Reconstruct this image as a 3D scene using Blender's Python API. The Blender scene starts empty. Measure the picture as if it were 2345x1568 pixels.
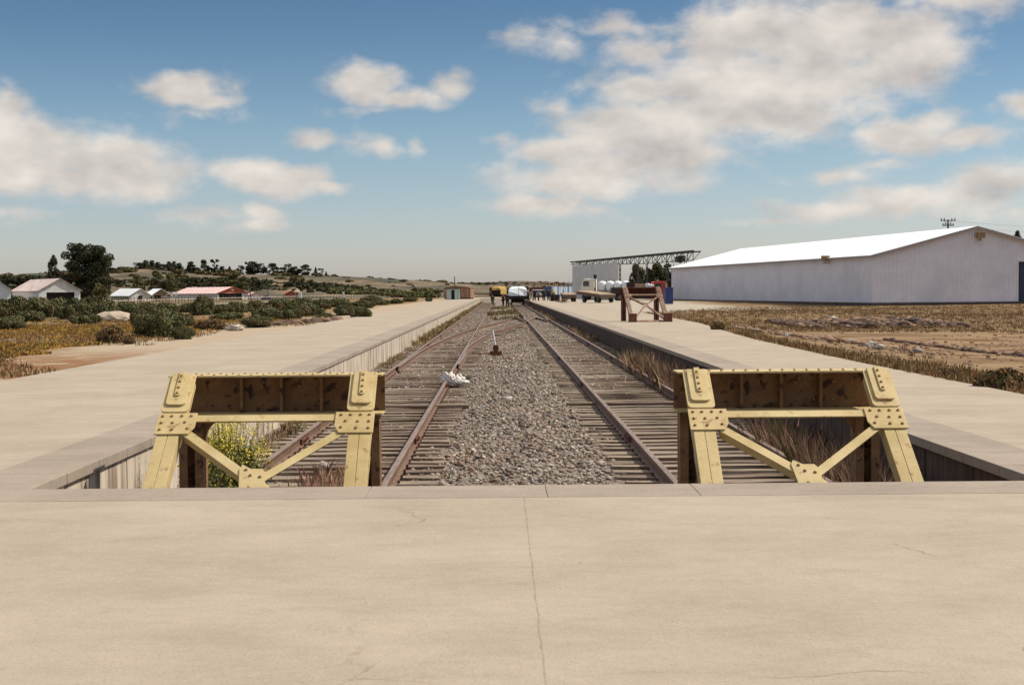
import bpy, bmesh, math, random
import numpy as np
from mathutils import Vector, Matrix
random.seed(7); RNG = np.random.default_rng(11)
R = math.radians
SC = bpy.context.scene
COL = SC.collection

# ------------------------------------------------------------------ camera
H = 1.57                                     # eye height above the platform (z = 0 is the platform top)
F = 3257.0                                   # focal length in the units of a 2345 px wide picture
CX, CY = 1172.5, 784.0
PITCH, YAW, ROLL = math.atan(118.6 / F), math.atan(26.6 / F), 0.0075
fwd = Vector((math.sin(YAW) * math.cos(PITCH), math.cos(YAW) * math.cos(PITCH), -math.sin(PITCH)))
right0 = Vector((math.cos(YAW), -math.sin(YAW), 0)); up0 = right0.cross(fwd)
right = right0 * math.cos(ROLL) - up0 * math.sin(ROLL)
up = right.cross(fwd)
cd = bpy.data.cameras.new('camera'); cam = bpy.data.objects.new('camera', cd); COL.objects.link(cam)
cd.sensor_width = 36; cd.lens = 36 * F / 2345; cd.clip_start = .1; cd.clip_end = 6000
M3 = Matrix((right, up, -fwd)).transposed()
cam.matrix_world = Matrix.Translation((0, 0, H)) @ M3.to_4x4()
SC.camera = cam

def ray(px, py):
    return fwd * F + right * (px - CX) - up * (py - CY)
def G(px, py, z=0.0):                        # where the sight line meets the level z
    d = ray(px, py); t = (z - H) / d.z
    return Vector((d.x * t, d.y * t, z))
def AT(px, py, D):                           # point of the sight line at distance D
    d = ray(px, py); t = D / d.y
    return Vector((d.x * t, D, H + d.z * t))

# ------------------------------------------------------------------ sun and sky
SUN_AZ, SUN_EL = R(81), R(51)                # azimuth from +Y towards +X
sd = Vector((math.sin(SUN_AZ) * math.cos(SUN_EL), math.cos(SUN_AZ) * math.cos(SUN_EL), math.sin(SUN_EL)))
sl = bpy.data.lights.new('sun', 'SUN'); sl.energy = 4.0; sl.angle = R(.6); sl.color = (1, .945, .82)
so = bpy.data.objects.new('sun', sl); COL.objects.link(so)
so.rotation_euler = sd.to_track_quat('Z', 'Y').to_euler()
SC.view_settings.view_transform = 'Standard'; SC.view_settings.look = 'None'
SC.view_settings.exposure = 0.30; SC.view_settings.gamma = 1.0

W = bpy.data.worlds.new('World'); SC.world = W; W.use_nodes = True
nt = W.node_tree; nt.nodes.clear(); ND = nt.nodes; LK = nt.links
def nd(tree, typ, **kw):
    n = tree.nodes.new(typ)
    for k, v in kw.items(): setattr(n, k, v)
    return n
def mth(tree, op, a, b=None, c=None, clamp=False):
    n = tree.nodes.new('ShaderNodeMath'); n.operation = op; n.use_clamp = clamp
    for i, v in enumerate((a, b, c)):
        if v is None: continue
        if isinstance(v, (int, float)): n.inputs[i].default_value = v
        else: tree.links.new(v, n.inputs[i])
    return n.outputs[0]
def vmth(tree, op, a, b=None, out=0):
    n = tree.nodes.new('ShaderNodeVectorMath'); n.operation = op
    for i, v in enumerate((a, b)):
        if v is None: continue
        if isinstance(v, tuple): n.inputs[i].default_value = v
        else: tree.links.new(v, n.inputs[i])
    return n.outputs[out]
def mixc(tree, fac, a, b, mode='MIX'):
    n = tree.nodes.new('ShaderNodeMix'); n.data_type = 'RGBA'; n.blend_type = mode
    for i, v in ((0, fac), (6, a), (7, b)):
        if isinstance(v, (int, float)): n.inputs[i].default_value = v
        elif isinstance(v, tuple): n.inputs[i].default_value = (*v[:3], 1)
        else: tree.links.new(v, n.inputs[i])
    return n.outputs[2]
def ramp(tree, fac, stops, interp='LINEAR'):
    n = tree.nodes.new('ShaderNodeValToRGB'); cr = n.color_ramp; cr.interpolation = interp
    while len(cr.elements) < len(stops): cr.elements.new(.5)
    for e, (p, c) in zip(cr.elements, stops):
        e.position = p; e.color = (*c, 1) if isinstance(c, tuple) else (c, c, c, 1)
    tree.links.new(fac, n.inputs[0]); return n.outputs[0]

sky = nd(nt, 'ShaderNodeTexSky', sky_type='NISHITA', sun_disc=False, sun_elevation=SUN_EL, sun_rotation=SUN_AZ,
         altitude=50, air_density=1.0, dust_density=.6, ozone_density=1.5)
tc = nd(nt, 'ShaderNodeTexCoord')
sep = nd(nt, 'ShaderNodeSeparateXYZ'); LK.new(tc.outputs['Generated'], sep.inputs[0])
az = mth(nt, 'ARCTAN2', sep.outputs[0], sep.outputs[1])
el = mth(nt, 'ARCSINE', sep.outputs[2])
SKY_TINT = [(0.0, (.67, .66, .81)), (.10, (.68, .67, .78)), (.25, (.62, .64, .72)), (.45, (.52, .59, .64)), (.75, (.34, .44, .51)), (1.0, (.25, .36, .46))]
eln = mth(nt, 'DIVIDE', el, .24, clamp=True)
skyc = mixc(nt, 1.0, sky.outputs[0], ramp(nt, eln, SKY_TINT), 'MULTIPLY')
comb = nd(nt, 'ShaderNodeCombineXYZ'); LK.new(az, comb.inputs[0]); LK.new(el, comb.inputs[1])
P = comb.outputs[0]
# a little turbulence bends the outlines of the cloud banks
nw = nd(nt, 'ShaderNodeTexNoise'); nw.inputs['Scale'].default_value = 22; nw.inputs['Detail'].default_value = 3
LK.new(P, nw.inputs['Vector'])
wv = vmth(nt, 'MULTIPLY', vmth(nt, 'SUBTRACT', nw.outputs['Color'], (.5, .5, .5)), (.035, .022, 0))
PW = vmth(nt, 'ADD', P, wv)
CL = [(-10, 300, 75, 55, 1), (60, 350, 150, 60, 1), (180, 380, 200, 62, 1), (300, 405, 170, 52, 1), (90, 430, 240, 45, 1), (370, 430, 90, 34, .8),
      (430, 215, 90, 38, 1), (360, 210, 60, 20, .6), (510, 235, 50, 18, .7), (548, 205, 20, 22, .35), (440, 265, 90, 14, .25),
      (845, 190, 85, 42, 1), (920, 222, 80, 24, .9), (1030, 195, 42, 28, .75), (985, 225, 60, 20, .6), (860, 248, 70, 12, .3),
      (725, 318, 60, 22, .75), (868, 338, 55, 20, .6), (820, 325, 40, 20, .3), (962, 328, 24, 22, .45),
      (590, 405, 115, 36, 1), (690, 415, 90, 40, 1), (760, 438, 55, 18, .8),
      (600, 482, 62, 20, .75), (480, 495, 100, 20, .5), (600, 512, 80, 16, .6), (50, 505, 70, 12, .3),
      (1720, 90, 160, 85, 1), (1900, 110, 200, 100, 1), (2060, 140, 150, 95, 1), (1660, 190, 200, 90, 1), (1850, 210, 220, 85, 1),
      (1560, 280, 180, 70, 1), (1730, 270, 220, 55, 1), (1480, 215, 110, 45, .8), (1400, 300, 130, 60, 1), (1290, 345, 140, 35, 1), (1420, 375, 220, 55, 1),
      (1560, 360, 130, 40, .8), (1370, 410, 230, 45, 1), (1480, 430, 120, 22, .5), (1230, 470, 115, 32, .8), (1350, 485, 80, 16, .4),
      (1290, 105, 100, 32, .5), (1400, 65, 110, 24, .5), (1450, 120, 90, 40, .5), (1350, 190, 60, 22, .35), (1280, 250, 35, 30, .3),
      (2090, 320, 120, 42, 1), (2140, 295, 70, 32, .8), (2210, 330, 110, 26, .9), (2200, 15, 160, 50, .9), (2330, 270, 38, 28, .8),
      (1930, 405, 110, 22, .6), (2010, 385, 70, 18, .5), (2130, 460, 200, 34, .8), (2310, 420, 120, 30, .7), (1900, 490, 150, 24, .6), (1770, 515, 90, 10, .4), (2320, 490, 90, 20, .4)]
acc = None
for cx, cy, rx, ry, w in CL:
    a = math.atan((cx - 1145) / F); e = math.atan((665.5 - cy - (cx - 1145) * ROLL) / F)
    n = nt.nodes.new('ShaderNodeMapping'); n.vector_type = 'TEXTURE'
    n.inputs['Location'].default_value = (a, e, 0); n.inputs['Scale'].default_value = (rx / F * 1.25, ry / F * 1.25, 1)
    LK.new(PW, n.inputs[0])
    L = vmth(nt, 'LENGTH', n.outputs[0], out=1)
    f = mth(nt, 'MULTIPLY_ADD', L, -w, w)
    acc = f if acc is None else mth(nt, 'SMOOTH_MAX', acc, f, .12)
def cnoise(vec, scale, det=7, rough=.58):
    n = nt.nodes.new('ShaderNodeTexNoise'); n.inputs['Scale'].default_value = scale
    n.inputs['Detail'].default_value = det; n.inputs['Roughness'].default_value = rough
    LK.new(vmth(nt, 'MULTIPLY', vec, (1, 1.7, 1)), n.inputs['Vector']); return n.outputs[0]
n1 = cnoise(P, 26)
dens = mth(nt, 'ADD', acc, mth(nt, 'MULTIPLY_ADD', n1, 1.5, -.63))
mask = nd(nt, 'ShaderNodeMapRange', interpolation_type='SMOOTHSTEP'); LK.new(dens, mask.inputs[0])
mask.inputs[1].default_value = -.05; mask.inputs[2].default_value = .74; mask.inputs[4].default_value = .93
n1s = cnoise(P, 24, 3, .5); n2 = cnoise(vmth(nt, 'ADD', P, (.009, .016, 0)), 24, 3, .5)
n3 = cnoise(P, 9, 3)
lit = mth(nt, 'MULTIPLY_ADD', mth(nt, 'SUBTRACT', n1s, n2), 1.5, mth(nt, 'MULTIPLY_ADD', n3, .7, .22), clamp=True)
cc = nd(nt, 'ShaderNodeMix', data_type='RGBA'); LK.new(lit, cc.inputs[0])
cc.inputs[6].default_value = (3.5, 3.2, 3.0, 1); cc.inputs[7].default_value = (5.8, 5.35, 4.85, 1)
final = mixc(nt, mask.outputs[0], skyc, cc.outputs[2])
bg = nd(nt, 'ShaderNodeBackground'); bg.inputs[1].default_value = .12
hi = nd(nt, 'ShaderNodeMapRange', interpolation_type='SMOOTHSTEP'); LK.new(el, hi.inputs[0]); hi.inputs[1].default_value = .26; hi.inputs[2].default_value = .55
nh = cnoise(tc.outputs['Generated'], 2.2, 5); over = mixc(nt, ramp(nt, nh, [(.42, 0.0), (.58, .85)]), sky.outputs[0], (7.0, 6.7, 6.4))  # bright cloud added overhead, out of view, as white fill light
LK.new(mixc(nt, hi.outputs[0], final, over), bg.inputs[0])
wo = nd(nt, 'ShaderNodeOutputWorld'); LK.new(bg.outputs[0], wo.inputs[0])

# ------------------------------------------------------------------ helpers
MATS = {}
def mat(name, c1, c2=None, scale=3, rough=.85, bump=0.0, bscale=None, c3=None, s3=.4, t3=(.5, .7), stretch=(1, 1, 1), metal=0, detail=6, contrast=(.35, .65), spec=.3, coord='Object', bdist=.02):
    if name in MATS: return MATS[name]
    m = bpy.data.materials.new(name); m.use_nodes = True; t = m.node_tree
    b = t.nodes['Principled BSDF']; b.inputs['Roughness'].default_value = rough; b.inputs['Metallic'].default_value = metal
    b.inputs['Specular IOR Level'].default_value = spec
    c = t.nodes.new('ShaderNodeTexCoord').outputs[coord]
    v = vmth(t, 'MULTIPLY', c, stretch)
    if c2 is not None:
        n = t.nodes.new('ShaderNodeTexNoise'); n.inputs['Scale'].default_value = scale; n.inputs['Detail'].default_value = detail
        n.inputs['Roughness'].default_value = .62
        t.links.new(v, n.inputs['Vector'])
        col = ramp(t, n.outputs[0], [(contrast[0], c1), (contrast[1], c2)])
        if c3 is not None:
            n3 = t.nodes.new('ShaderNodeTexNoise'); n3.inputs['Scale'].default_value = s3; n3.inputs['Detail'].default_value = 7
            t.links.new(v, n3.inputs['Vector'])
            col = mixc(t, ramp(t, n3.outputs[0], [(t3[0], 0.0), (t3[1], 1.0)]), col, c3)
        t.links.new(col, b.inputs['Base Color'])
    else: b.inputs['Base Color'].default_value = (*c1, 1)
    if bump:
        nb = t.nodes.new('ShaderNodeTexNoise'); nb.inputs['Scale'].default_value = bscale or scale * 4; nb.inputs['Detail'].default_value = 5
        t.links.new(v, nb.inputs['Vector'])
        bp = t.nodes.new('ShaderNodeBump'); bp.inputs['Strength'].default_value = bump; bp.inputs['Distance'].default_value = bdist
        t.links.new(nb.outputs[0], bp.inputs['Height']); t.links.new(bp.outputs[0], b.inputs['Normal'])
    MATS[name] = m; return m

class MB:
    def __init__(s): s.v = []; s.f = []; s.m = []; s.cur = 0
    def add(s, vs, fs):
        o = len(s.v); s.v += [tuple(v) for v in vs]
        for f in fs: s.f.append(tuple(i + o for i in f)); s.m.append(s.cur)
        return s
    def box(s, x0, x1, y0, y1, z0, z1, M=None):
        vs = [Vector(p) for p in ((x0, y0, z0), (x1, y0, z0), (x1, y1, z0), (x0, y1, z0), (x0, y0, z1), (x1, y0, z1), (x1, y1, z1), (x0, y1, z1))]
        if M: vs = [M @ v for v in vs]
        return s.add(vs, [(0, 3, 2, 1), (4, 5, 6, 7), (0, 1, 5, 4), (1, 2, 6, 5), (2, 3, 7, 6), (3, 0, 4, 7)])
    def hexa(s, b, t):                       # bottom 4 and top 4 points, counter-clockwise
        return s.add(list(b) + list(t), [(0, 3, 2, 1), (4, 5, 6, 7), (0, 1, 5, 4), (1, 2, 6, 5), (2, 3, 7, 6), (3, 0, 4, 7)])
    def prism(s, pts, ext, M=None):          # polygon pts (3D) swept by ext
        n = len(pts); a = [Vector(p) for p in pts]; b = [p + Vector(ext) for p in a]
        if M: a = [M @ p for p in a]; b = [M @ p for p in b]
        return s.add(a + b, [tuple(range(n))[::-1], tuple(range(n, 2 * n))] + [(i, (i + 1) % n, n + (i + 1) % n, n + i) for i in range(n)])
    def bar(s, p0, p1, w, h, upv=(0, 0, 1)): # rectangular bar between two points
        p0 = Vector(p0); p1 = Vector(p1); d = (p1 - p0).normalized(); u = Vector(upv)
        x = d.cross(u)
        if x.length < 1e-3: x = d.cross(Vector((0, 1, 0)))
        x.normalize(); z = x.cross(d); a = x * w / 2; b = z * h / 2
        return s.hexa([p0 - a - b, p0 + a - b, p1 + a - b, p1 - a - b], [p0 - a + b, p0 + a + b, p1 + a + b, p1 - a + b])
    def tube(s, pts, r, n=8, caps=True):
        pts = [Vector(p) for p in pts]; rs = r if isinstance(r, (list, tuple)) else [r] * len(pts)
        rings = []; ref = None
        for i, p in enumerate(pts):
            d = (pts[min(i + 1, len(pts) - 1)] - pts[max(i - 1, 0)]).normalized()
            if ref is None: ref = d.orthogonal().normalized()
            x = (ref - d * ref.dot(d)).normalized(); ref = x; y = d.cross(x)
            rings.append([p + (x * math.cos(2 * math.pi * k / n) + y * math.sin(2 * math.pi * k / n)) * rs[i] for k in range(n)])
        vs = [v for rg in rings for v in rg]; fs = []
        for i in range(len(pts) - 1):
            for k in range(n): fs.append((i * n + k, i * n + (k + 1) % n, (i + 1) * n + (k + 1) % n, (i + 1) * n + k))
        if caps: fs += [tuple(range(n))[::-1], tuple((len(pts) - 1) * n + k for k in range(n))]
        return s.add(vs, fs)
    def dome(s, c, nrm, r, h=None, n=8):
        c = Vector(c); d = Vector(nrm).normalized(); x = d.orthogonal().normalized(); y = d.cross(x); h = h or r * .7
        vs = []
        for (rr, hh) in ((1, 0), (.8, .6), (.4, .95)):
            vs += [c + (x * math.cos(2 * math.pi * k / n) + y * math.sin(2 * math.pi * k / n)) * r * rr + d * h * hh for k in range(n)]
        vs.append(c + d * h); fs = []
        for i in range(2):
            for k in range(n): fs.append((i * n + k, i * n + (k + 1) % n, (i + 1) * n + (k + 1) % n, (i + 1) * n + k))
        for k in range(n): fs.append((2 * n + k, 2 * n + (k + 1) % n, 3 * n))
        return s.add(vs, fs)
    def build(s, name, mats, parent=None, smooth=False, bevel=0):
        me = bpy.data.meshes.new(name); me.from_pydata(s.v, [], s.f); me.update()
        for m in (mats if isinstance(mats, (list, tuple)) else [mats]): me.materials.append(m)
        me.polygons.foreach_set('material_index', s.m)
        bm = bmesh.new(); bm.from_mesh(me); bmesh.ops.recalc_face_normals(bm, faces=bm.faces); bm.to_mesh(me); bm.free()
        if smooth: me.polygons.foreach_set('use_smooth', [True] * len(me.polygons))
        o = bpy.data.objects.new(name, me); COL.objects.link(o)
        if parent: o.parent = parent
        if bevel:
            b = o.modifiers.new('bevel', 'BEVEL'); b.width = bevel; b.segments = 2; b.limit_method = 'ANGLE'
        return o

def np_mesh(name, verts, faces, mats, mi=None, parent=None, smooth=False):
    me = bpy.data.meshes.new(name); k = faces.shape[1]
    me.vertices.add(len(verts)); me.vertices.foreach_set('co', verts.astype(np.float32).ravel())
    me.loops.add(faces.size); me.loops.foreach_set('vertex_index', faces.astype(np.int32).ravel())
    me.polygons.add(len(faces)); me.polygons.foreach_set('loop_start', np.arange(len(faces), dtype=np.int32) * k)
    for m in (mats if isinstance(mats, (list, tuple)) else [mats]): me.materials.append(m)
    if mi is not None: me.polygons.foreach_set('material_index', mi.astype(np.int32))
    if smooth: me.polygons.foreach_set('use_smooth', np.ones(len(faces), bool))
    me.update(calc_edges=True); me.validate()
    o = bpy.data.objects.new(name, me); COL.objects.link(o)
    if parent: o.parent = parent
    return o

def tag(o, label=None, cat=None, group=None, kind=None):
    if label: o['label'] = label
    if cat: o['category'] = cat
    if group: o['group'] = group
    if kind: o['kind'] = kind
    return o
def empty(name, loc=(0, 0, 0), rz=0, sc=1):
    o = bpy.data.objects.new(name, None); COL.objects.link(o); o.empty_display_size = .2
    o.location = loc; o.rotation_euler = (0, 0, rz); o.scale = (sc, sc, sc); return o
def copy_tree(o, parent=None):
    c = o.copy(); COL.objects.link(c)
    if parent: c.parent = parent
    for ch in list(o.children): copy_tree(ch, c)
    return c
def fbm(x, y, seed=0, octs=4, f0=1.0):       # cheap smooth noise for terrain
    r = np.random.default_rng(seed); s = np.zeros_like(x, dtype=float); a = 1.0
    for o in range(octs):
        for _ in range(3):
            th = r.uniform(0, 6.28); ph = r.uniform(0, 6.28); f = f0 * 2 ** o * r.uniform(.7, 1.3)
            s += a * np.sin((x * np.cos(th) + y * np.sin(th)) * f + ph) / 3
        a *= .5
    return s

# ------------------------------------------------------------------ measures of the place
XL, XR = -3.80, 4.38                         # faces of the two platforms
YE = 11.44                                   # edge of the end platform
RAIL = -0.54                                 # rail top
SLP = RAIL - .15                             # sleeper top
BED = -.75
PXL, PXR = -9.1, 7.7                         # outer sides of the platforms
PEND_L, PEND_R = 276, 262
TRK = {'left': (-2.96, -1.29), 'right': (1.92, 3.60)}

# ------------------------------------------------------------------ materials
def ground_material():
    m = bpy.data.materials.new('field ground'); m.use_nodes = True; t = m.node_tree; b = t.nodes['Principled BSDF']
    b.inputs['Roughness'].default_value = .95; b.inputs['Specular IOR Level'].default_value = .1
    co = t.nodes.new('ShaderNodeTexCoord').outputs['Object']; sp = t.nodes.new('ShaderNodeSeparateXYZ'); t.links.new(co, sp.inputs[0])
    X, Y = sp.outputs[0], sp.outputs[1]
    def nz(s, d=6, st=(1, 1, 1), off=(.000, .000, .000)):
        n = t.nodes.new('ShaderNodeTexNoise'); n.inputs['Scale'].default_value = s; n.inputs['Detail'].default_value = d; n.inputs['Roughness'].default_value = .65
        t.links.new(vmth(t, 'ADD', vmth(t, 'MULTIPLY', co, st), off), n.inputs['Vector']); return n.outputs[0]
    def rng(v, a, b_):
        n = t.nodes.new('ShaderNodeMapRange'); n.interpolation_type = 'SMOOTHSTEP'; t.links.new(v, n.inputs[0])
        n.inputs[1].default_value = a; n.inputs[2].default_value = b_; return n.outputs[0]
    sand = mixc(t, nz(2.2), (.317, .238, .158), (.432, .338, .238))
    dry = mixc(t, nz(.9), (.144, .086, .040), (.302, .209, .108))
    green = mixc(t, nz(1.4), (.050, .054, .018), (.144, .122, .050))
    orange = (.215, .105, .045)
    big = nz(.09, 7); med = nz(.32, 8, (1, .6, 1), (7, 3, 0)); fine = nz(1.1, 6, (1, 1, 1), (30, 3, 0))
    # left side: sandy shoulder, then rusty soil, then mixed growth
    d = mth(t, 'SUBTRACT', -9.0, X)                     # metres left of the platform
    dn = mth(t, 'ADD', d, mth(t, 'MULTIPLY_ADD', med, 6, -3.0))
    left = mixc(t, rng(dn, -1.2, .6), sand, mixc(t, mth(t, 'MULTIPLY', rng(fine, .32, .52), rng(mth(t, 'MULTIPLY', Y, -1), -44, -32)), sand, orange))
    rust = mixc(t, rng(nz(3.5, 6), .40, .60), (.27, .145, .06), (.15, .085, .04))
    left = mixc(t, rng(dn, 2.6, 5.0), left, mixc(t, rng(med, .40, .60), rust, mixc(t, rng(fine, .48, .66), dry, sand)))
    left = mixc(t, mth(t, 'MULTIPLY', rng(dn, 14, 24), rng(big, .38, .6)), left, green)
    # right side: sandy dirt with wheel tracks, dry grass
    r = mth(t, 'SUBTRACT', X, 8.0)
    rut = nz(.5, 9, (.6, 1.0, 1), (3, 9, 0))
    rt = mixc(t, rng(rut, .42, .60), (.265, .172, .094), (.135, .072, .034))
    rt = mixc(t, rng(fine, .56, .76), rt, (.335, .245, .158))
    rt = mixc(t, mth(t, 'MULTIPLY', rng(Y, 46, 62), .85), rt, mixc(t, ramp(t, nz(.5, 7), [(.38, 0.0), (.66, 1.0)]), (.115, .065, .029), (.288, .194, .094)))
    rt = mixc(t, mth(t, 'MULTIPLY', rng(mth(t, 'MULTIPLY', r, -1), -4, -.5), .6), rt, dry)
    # pale yard where the lorries stand
    yard = mth(t, 'MULTIPLY', mth(t, 'MULTIPLY', rng(Y, 98, 106), rng(mth(t, 'MULTIPLY', X, -1), -26, -20)), rng(X, 5, 8))
    rt = mixc(t, yard, rt, mixc(t, nz(.6), (.331, .274, .202), (.418, .360, .281)))
    side = rng(X, -1.5, 1.5)
    col = mixc(t, side, left, rt)
    farm = mixc(t, rng(nz(.02, 7), .42, .58), (.187, .137, .065), (.065, .072, .029))
    col = mixc(t, rng(Y, 300, 420), col, farm)
    t.links.new(col, b.inputs['Base Color'])
    bp = t.nodes.new('ShaderNodeBump'); bp.inputs['Strength'].default_value = .8; bp.inputs['Distance'].default_value = .08
    t.links.new(nz(2.5, 8), bp.inputs['Height']); t.links.new(bp.outputs[0], b.inputs['Normal'])
    return m

def concrete_material(name, base, dark, joints=None, crack_x=None):
    m = bpy.data.materials.new(name); m.use_nodes = True; t = m.node_tree; b = t.nodes['Principled BSDF']
    b.inputs['Roughness'].default_value = .9; b.inputs['Specular IOR Level'].default_value = .2
    co = t.nodes.new('ShaderNodeTexCoord').outputs['Object']
    def nz(s, d=6, st=(1, 1, 1), off=(0, 0, 0)):
        n = t.nodes.new('ShaderNodeTexNoise'); n.inputs['Scale'].default_value = s; n.inputs['Detail'].default_value = d; n.inputs['Roughness'].default_value = .6
        t.links.new(vmth(t, 'ADD', vmth(t, 'MULTIPLY', co, st), off), n.inputs['Vector']); return n.outputs[0]
    c = mixc(t, ramp(t, nz(.55, 9), [(.36, 0.0), (.60, 1.0)]), dark, base)
    streak = ramp(t, nz(1.3, 6, (.8, 1.5, 1), (5, 0, 0)), [(.5, 0.0), (.72, 1.0)])
    c = mixc(t, mth(t, 'MULTIPLY', ramp(t, nz(4.0, 7, (.6, 1.2, 1), (2, 7, 0)), [(.48, 0.0), (.70, 1.0)]), .30), c, tuple(v * .78 for v in dark))
    c = mixc(t, mth(t, 'MULTIPLY', ramp(t, nz(14, 5), [(.42, 0.0), (.62, 1.0)]), .22), c, tuple(min(1, v * 1.16) for v in base))
    c = mixc(t, mth(t, 'MULTIPLY', streak, .40), c, tuple(v * .80 for v in dark))
    speck = ramp(t, nz(60, 3), [(.30, 0.0), (.45, 1.0)])
    c = mixc(t, mth(t, 'MULTIPLY_ADD', speck, -.45, .45), c, tuple(v * .55 for v in dark))
    spots = t.nodes.new('ShaderNodeTexVoronoi'); spots.inputs['Scale'].default_value = 1.9; t.links.new(co, spots.inputs['Vector'])
    sm = ramp(t, spots.outputs['Distance'], [(.018, 1.0), (.03, 0.0)])
    sc_ = nd(t, 'ShaderNodeSeparateColor'); t.links.new(spots.outputs['Color'], sc_.inputs[0])
    pick = mth(t, 'GREATER_THAN', sc_.outputs[0], .8)
    c = mixc(t, mth(t, 'MULTIPLY', sm, mth(t, 'MULTIPLY', pick, .75)), c, (.14, .06, .03))
    if crack_x is not None:
        sp = t.nodes.new('ShaderNodeSeparateXYZ'); t.links.new(co, sp.inputs[0])
        wob = mth(t, 'MULTIPLY_ADD', nz(2.4, 5, (0, 1, 0)), .03, -.015)
        dx = mth(t, 'ABSOLUTE', mth(t, 'SUBTRACT', mth(t, 'ADD', sp.outputs[0], wob), crack_x))
        cm = mth(t, 'MULTIPLY', ramp(t, dx, [(.0018, 1.0), (.006, 0.0)]), ramp(t, nz(6, 4), [(.35, .12), (.65, .6)]))
        c = mixc(t, cm, c, (.12, .07, .045))
        # curved hairline cracks
        v2 = t.nodes.new('ShaderNodeTexVoronoi'); v2.feature = 'DISTANCE_TO_EDGE'; v2.inputs['Scale'].default_value = .28
        wn = t.nodes.new('ShaderNodeTexNoise'); wn.inputs['Scale'].default_value = 1.3; wn.inputs['Detail'].default_value = 5; t.links.new(co, wn.inputs['Vector'])
        t.links.new(vmth(t, 'ADD', co, vmth(t, 'MULTIPLY', wn.outputs['Color'], (.9, .9, 0))), v2.inputs['Vector'])
        cm2 = mth(t, 'MULTIPLY', ramp(t, v2.outputs['Distance'], [(.0006, 1.0), (.0022, 0.0)]), ramp(t, nz(1.1, 4, (1, 1, 1), (9, 9, 0)), [(.5, 0.0), (.62, .55)]))
        c = mixc(t, cm2, c, (.17, .11, .08))
    t.links.new(c, b.inputs['Base Color'])
    bp = t.nodes.new('ShaderNodeBump'); bp.inputs['Strength'].default_value = .7; bp.inputs['Distance'].default_value = .006
    t.links.new(nz(45, 5), bp.inputs['Height']); t.links.new(bp.outputs[0], b.inputs['Normal'])
    return m

M_conc = concrete_material("platform concrete", (.392, .318, .237), (.332, .267, .196), crack_x=.17)
M_cope = concrete_material('coping concrete', (.335, .272, .210), (.262, .208, .160))
M_ground = ground_material()
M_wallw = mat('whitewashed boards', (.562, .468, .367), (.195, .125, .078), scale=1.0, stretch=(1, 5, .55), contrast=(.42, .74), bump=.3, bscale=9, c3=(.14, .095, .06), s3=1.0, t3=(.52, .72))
M_walld = mat('shade-dark boards', (.045, .028, .020), (.11, .07, .05), scale=1.0, stretch=(1, 9, .8), bump=.4, bscale=9)  # shade of the wall facing away from the sun, put into the board colour
M_rail = mat('rusted rail', (.105, .056, .034), (.23, .138, .088), scale=8, rough=.6, bump=.2, metal=.15)
M_railtop = mat('rail head', (.21, .135, .095), (.34, .235, .17), scale=5, rough=.45, metal=.35, stretch=(4, .4, 1))
M_slp = mat('weathered sleeper', (.150, .105, .072), (.400, .312, .225), scale=2.5, stretch=(.8, 8, 8), contrast=(.35, .7), bump=.7, bscale=8, c3=(.085, .055, .036), s3=1.5, t3=(.58, .74))
M_slpd = mat('dark sleeper', (.09, .058, .038), (.26, .185, .13), scale=2.5, stretch=(.8, 8, 8), bump=.7, bscale=8)
M_bed = mat('ballast bed', (.075, .053, .039), (.33, .26, .195), scale=20, contrast=(.40, .60), bump=1.0, bscale=24, bdist=.06, c3=(.24, .165, .10), s3=.35, t3=(.52, .70))  # dark end of the mix paints shadow gaps between the stones
M_st = [mat('stone grey', (.221, .180, .148), (.361, .295, .238), scale=6), mat('stone pale', (.426, .361, .287), (.541, .459, .377), scale=6),
        mat('stone brown', (.180, .107, .070), (.295, .189, .127), scale=6), mat('stone dark', (.045, .033, .026), (.098, .074, .057), scale=6)]
M_yel = mat('cream yellow paint', (.40, .285, .115), (.56, .43, .215), scale=1.8, rough=.6, bump=.15, bscale=25, c3=(.26, .135, .05), s3=10, t3=(.60, .74))
M_yelshade = mat('shaded girder web', (.165, .080, .034), (.25, .135, .058), scale=5, rough=.65, bump=.15, c3=(.06, .028, .018), s3=9, t3=(.56, .64))  # brown carries the shade on web and posts; dark spots are pitting
M_rivet = mat('rivet brown', (.22, .115, .045), (.36, .22, .09), scale=20, rough=.6)  # darker yellow-brown than the plates around
M_rust = mat('rust brown iron', (.15, .075, .05), (.29, .185, .13), scale=4, rough=.85, bump=.3, c3=(.40, .31, .235), s3=3, t3=(.54, .72))
M_rustd = mat('dark rust iron', (.09, .032, .02), (.20, .075, .045), scale=5, rough=.85, bump=.2)
M_white = mat('white sheet metal', (.70, .69, .68), (.76, .75, .74), scale=.8, rough=.55, stretch=(1, 1, .2))
M_roofw = mat('white roof sheet', (.86, .86, .84), (.90, .90, .88), scale=.5, rough=.5)
M_dark = mat('dark parts and opening shade', (.018, .012, .010), (.04, .026, .02), scale=3)  # near-black parts, and the shade painted into house openings
M_wood = mat('old planks', (.22, .14, .085), (.46, .34, .22), scale=2, stretch=(6, .8, 1), bump=.4)
M_glass = mat('cab glass', (.03, .035, .04), rough=.12, spec=.7)
M_rubber = mat('tyre rubber', (.022, .018, .016), (.05, .04, .033), scale=9)
M_steel = mat('grey steel', (.12, .10, .095), (.20, .17, .16), scale=4, rough=.6, metal=.2)
M_tarpw = mat('white tarpaulin', (.66, .66, .67), (.80, .80, .80), scale=1.6, rough=.6, bump=.3, bscale=3, bdist=.1)
M_tarpy = mat('yellow tarpaulin', (.36, .20, .045), (.50, .31, .08), scale=1.4, rough=.6, bump=.3, bscale=3, bdist=.1)
M_blue = mat('blue paint', (.055, .10, .22), (.08, .14, .28), scale=3, rough=.5)
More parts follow.
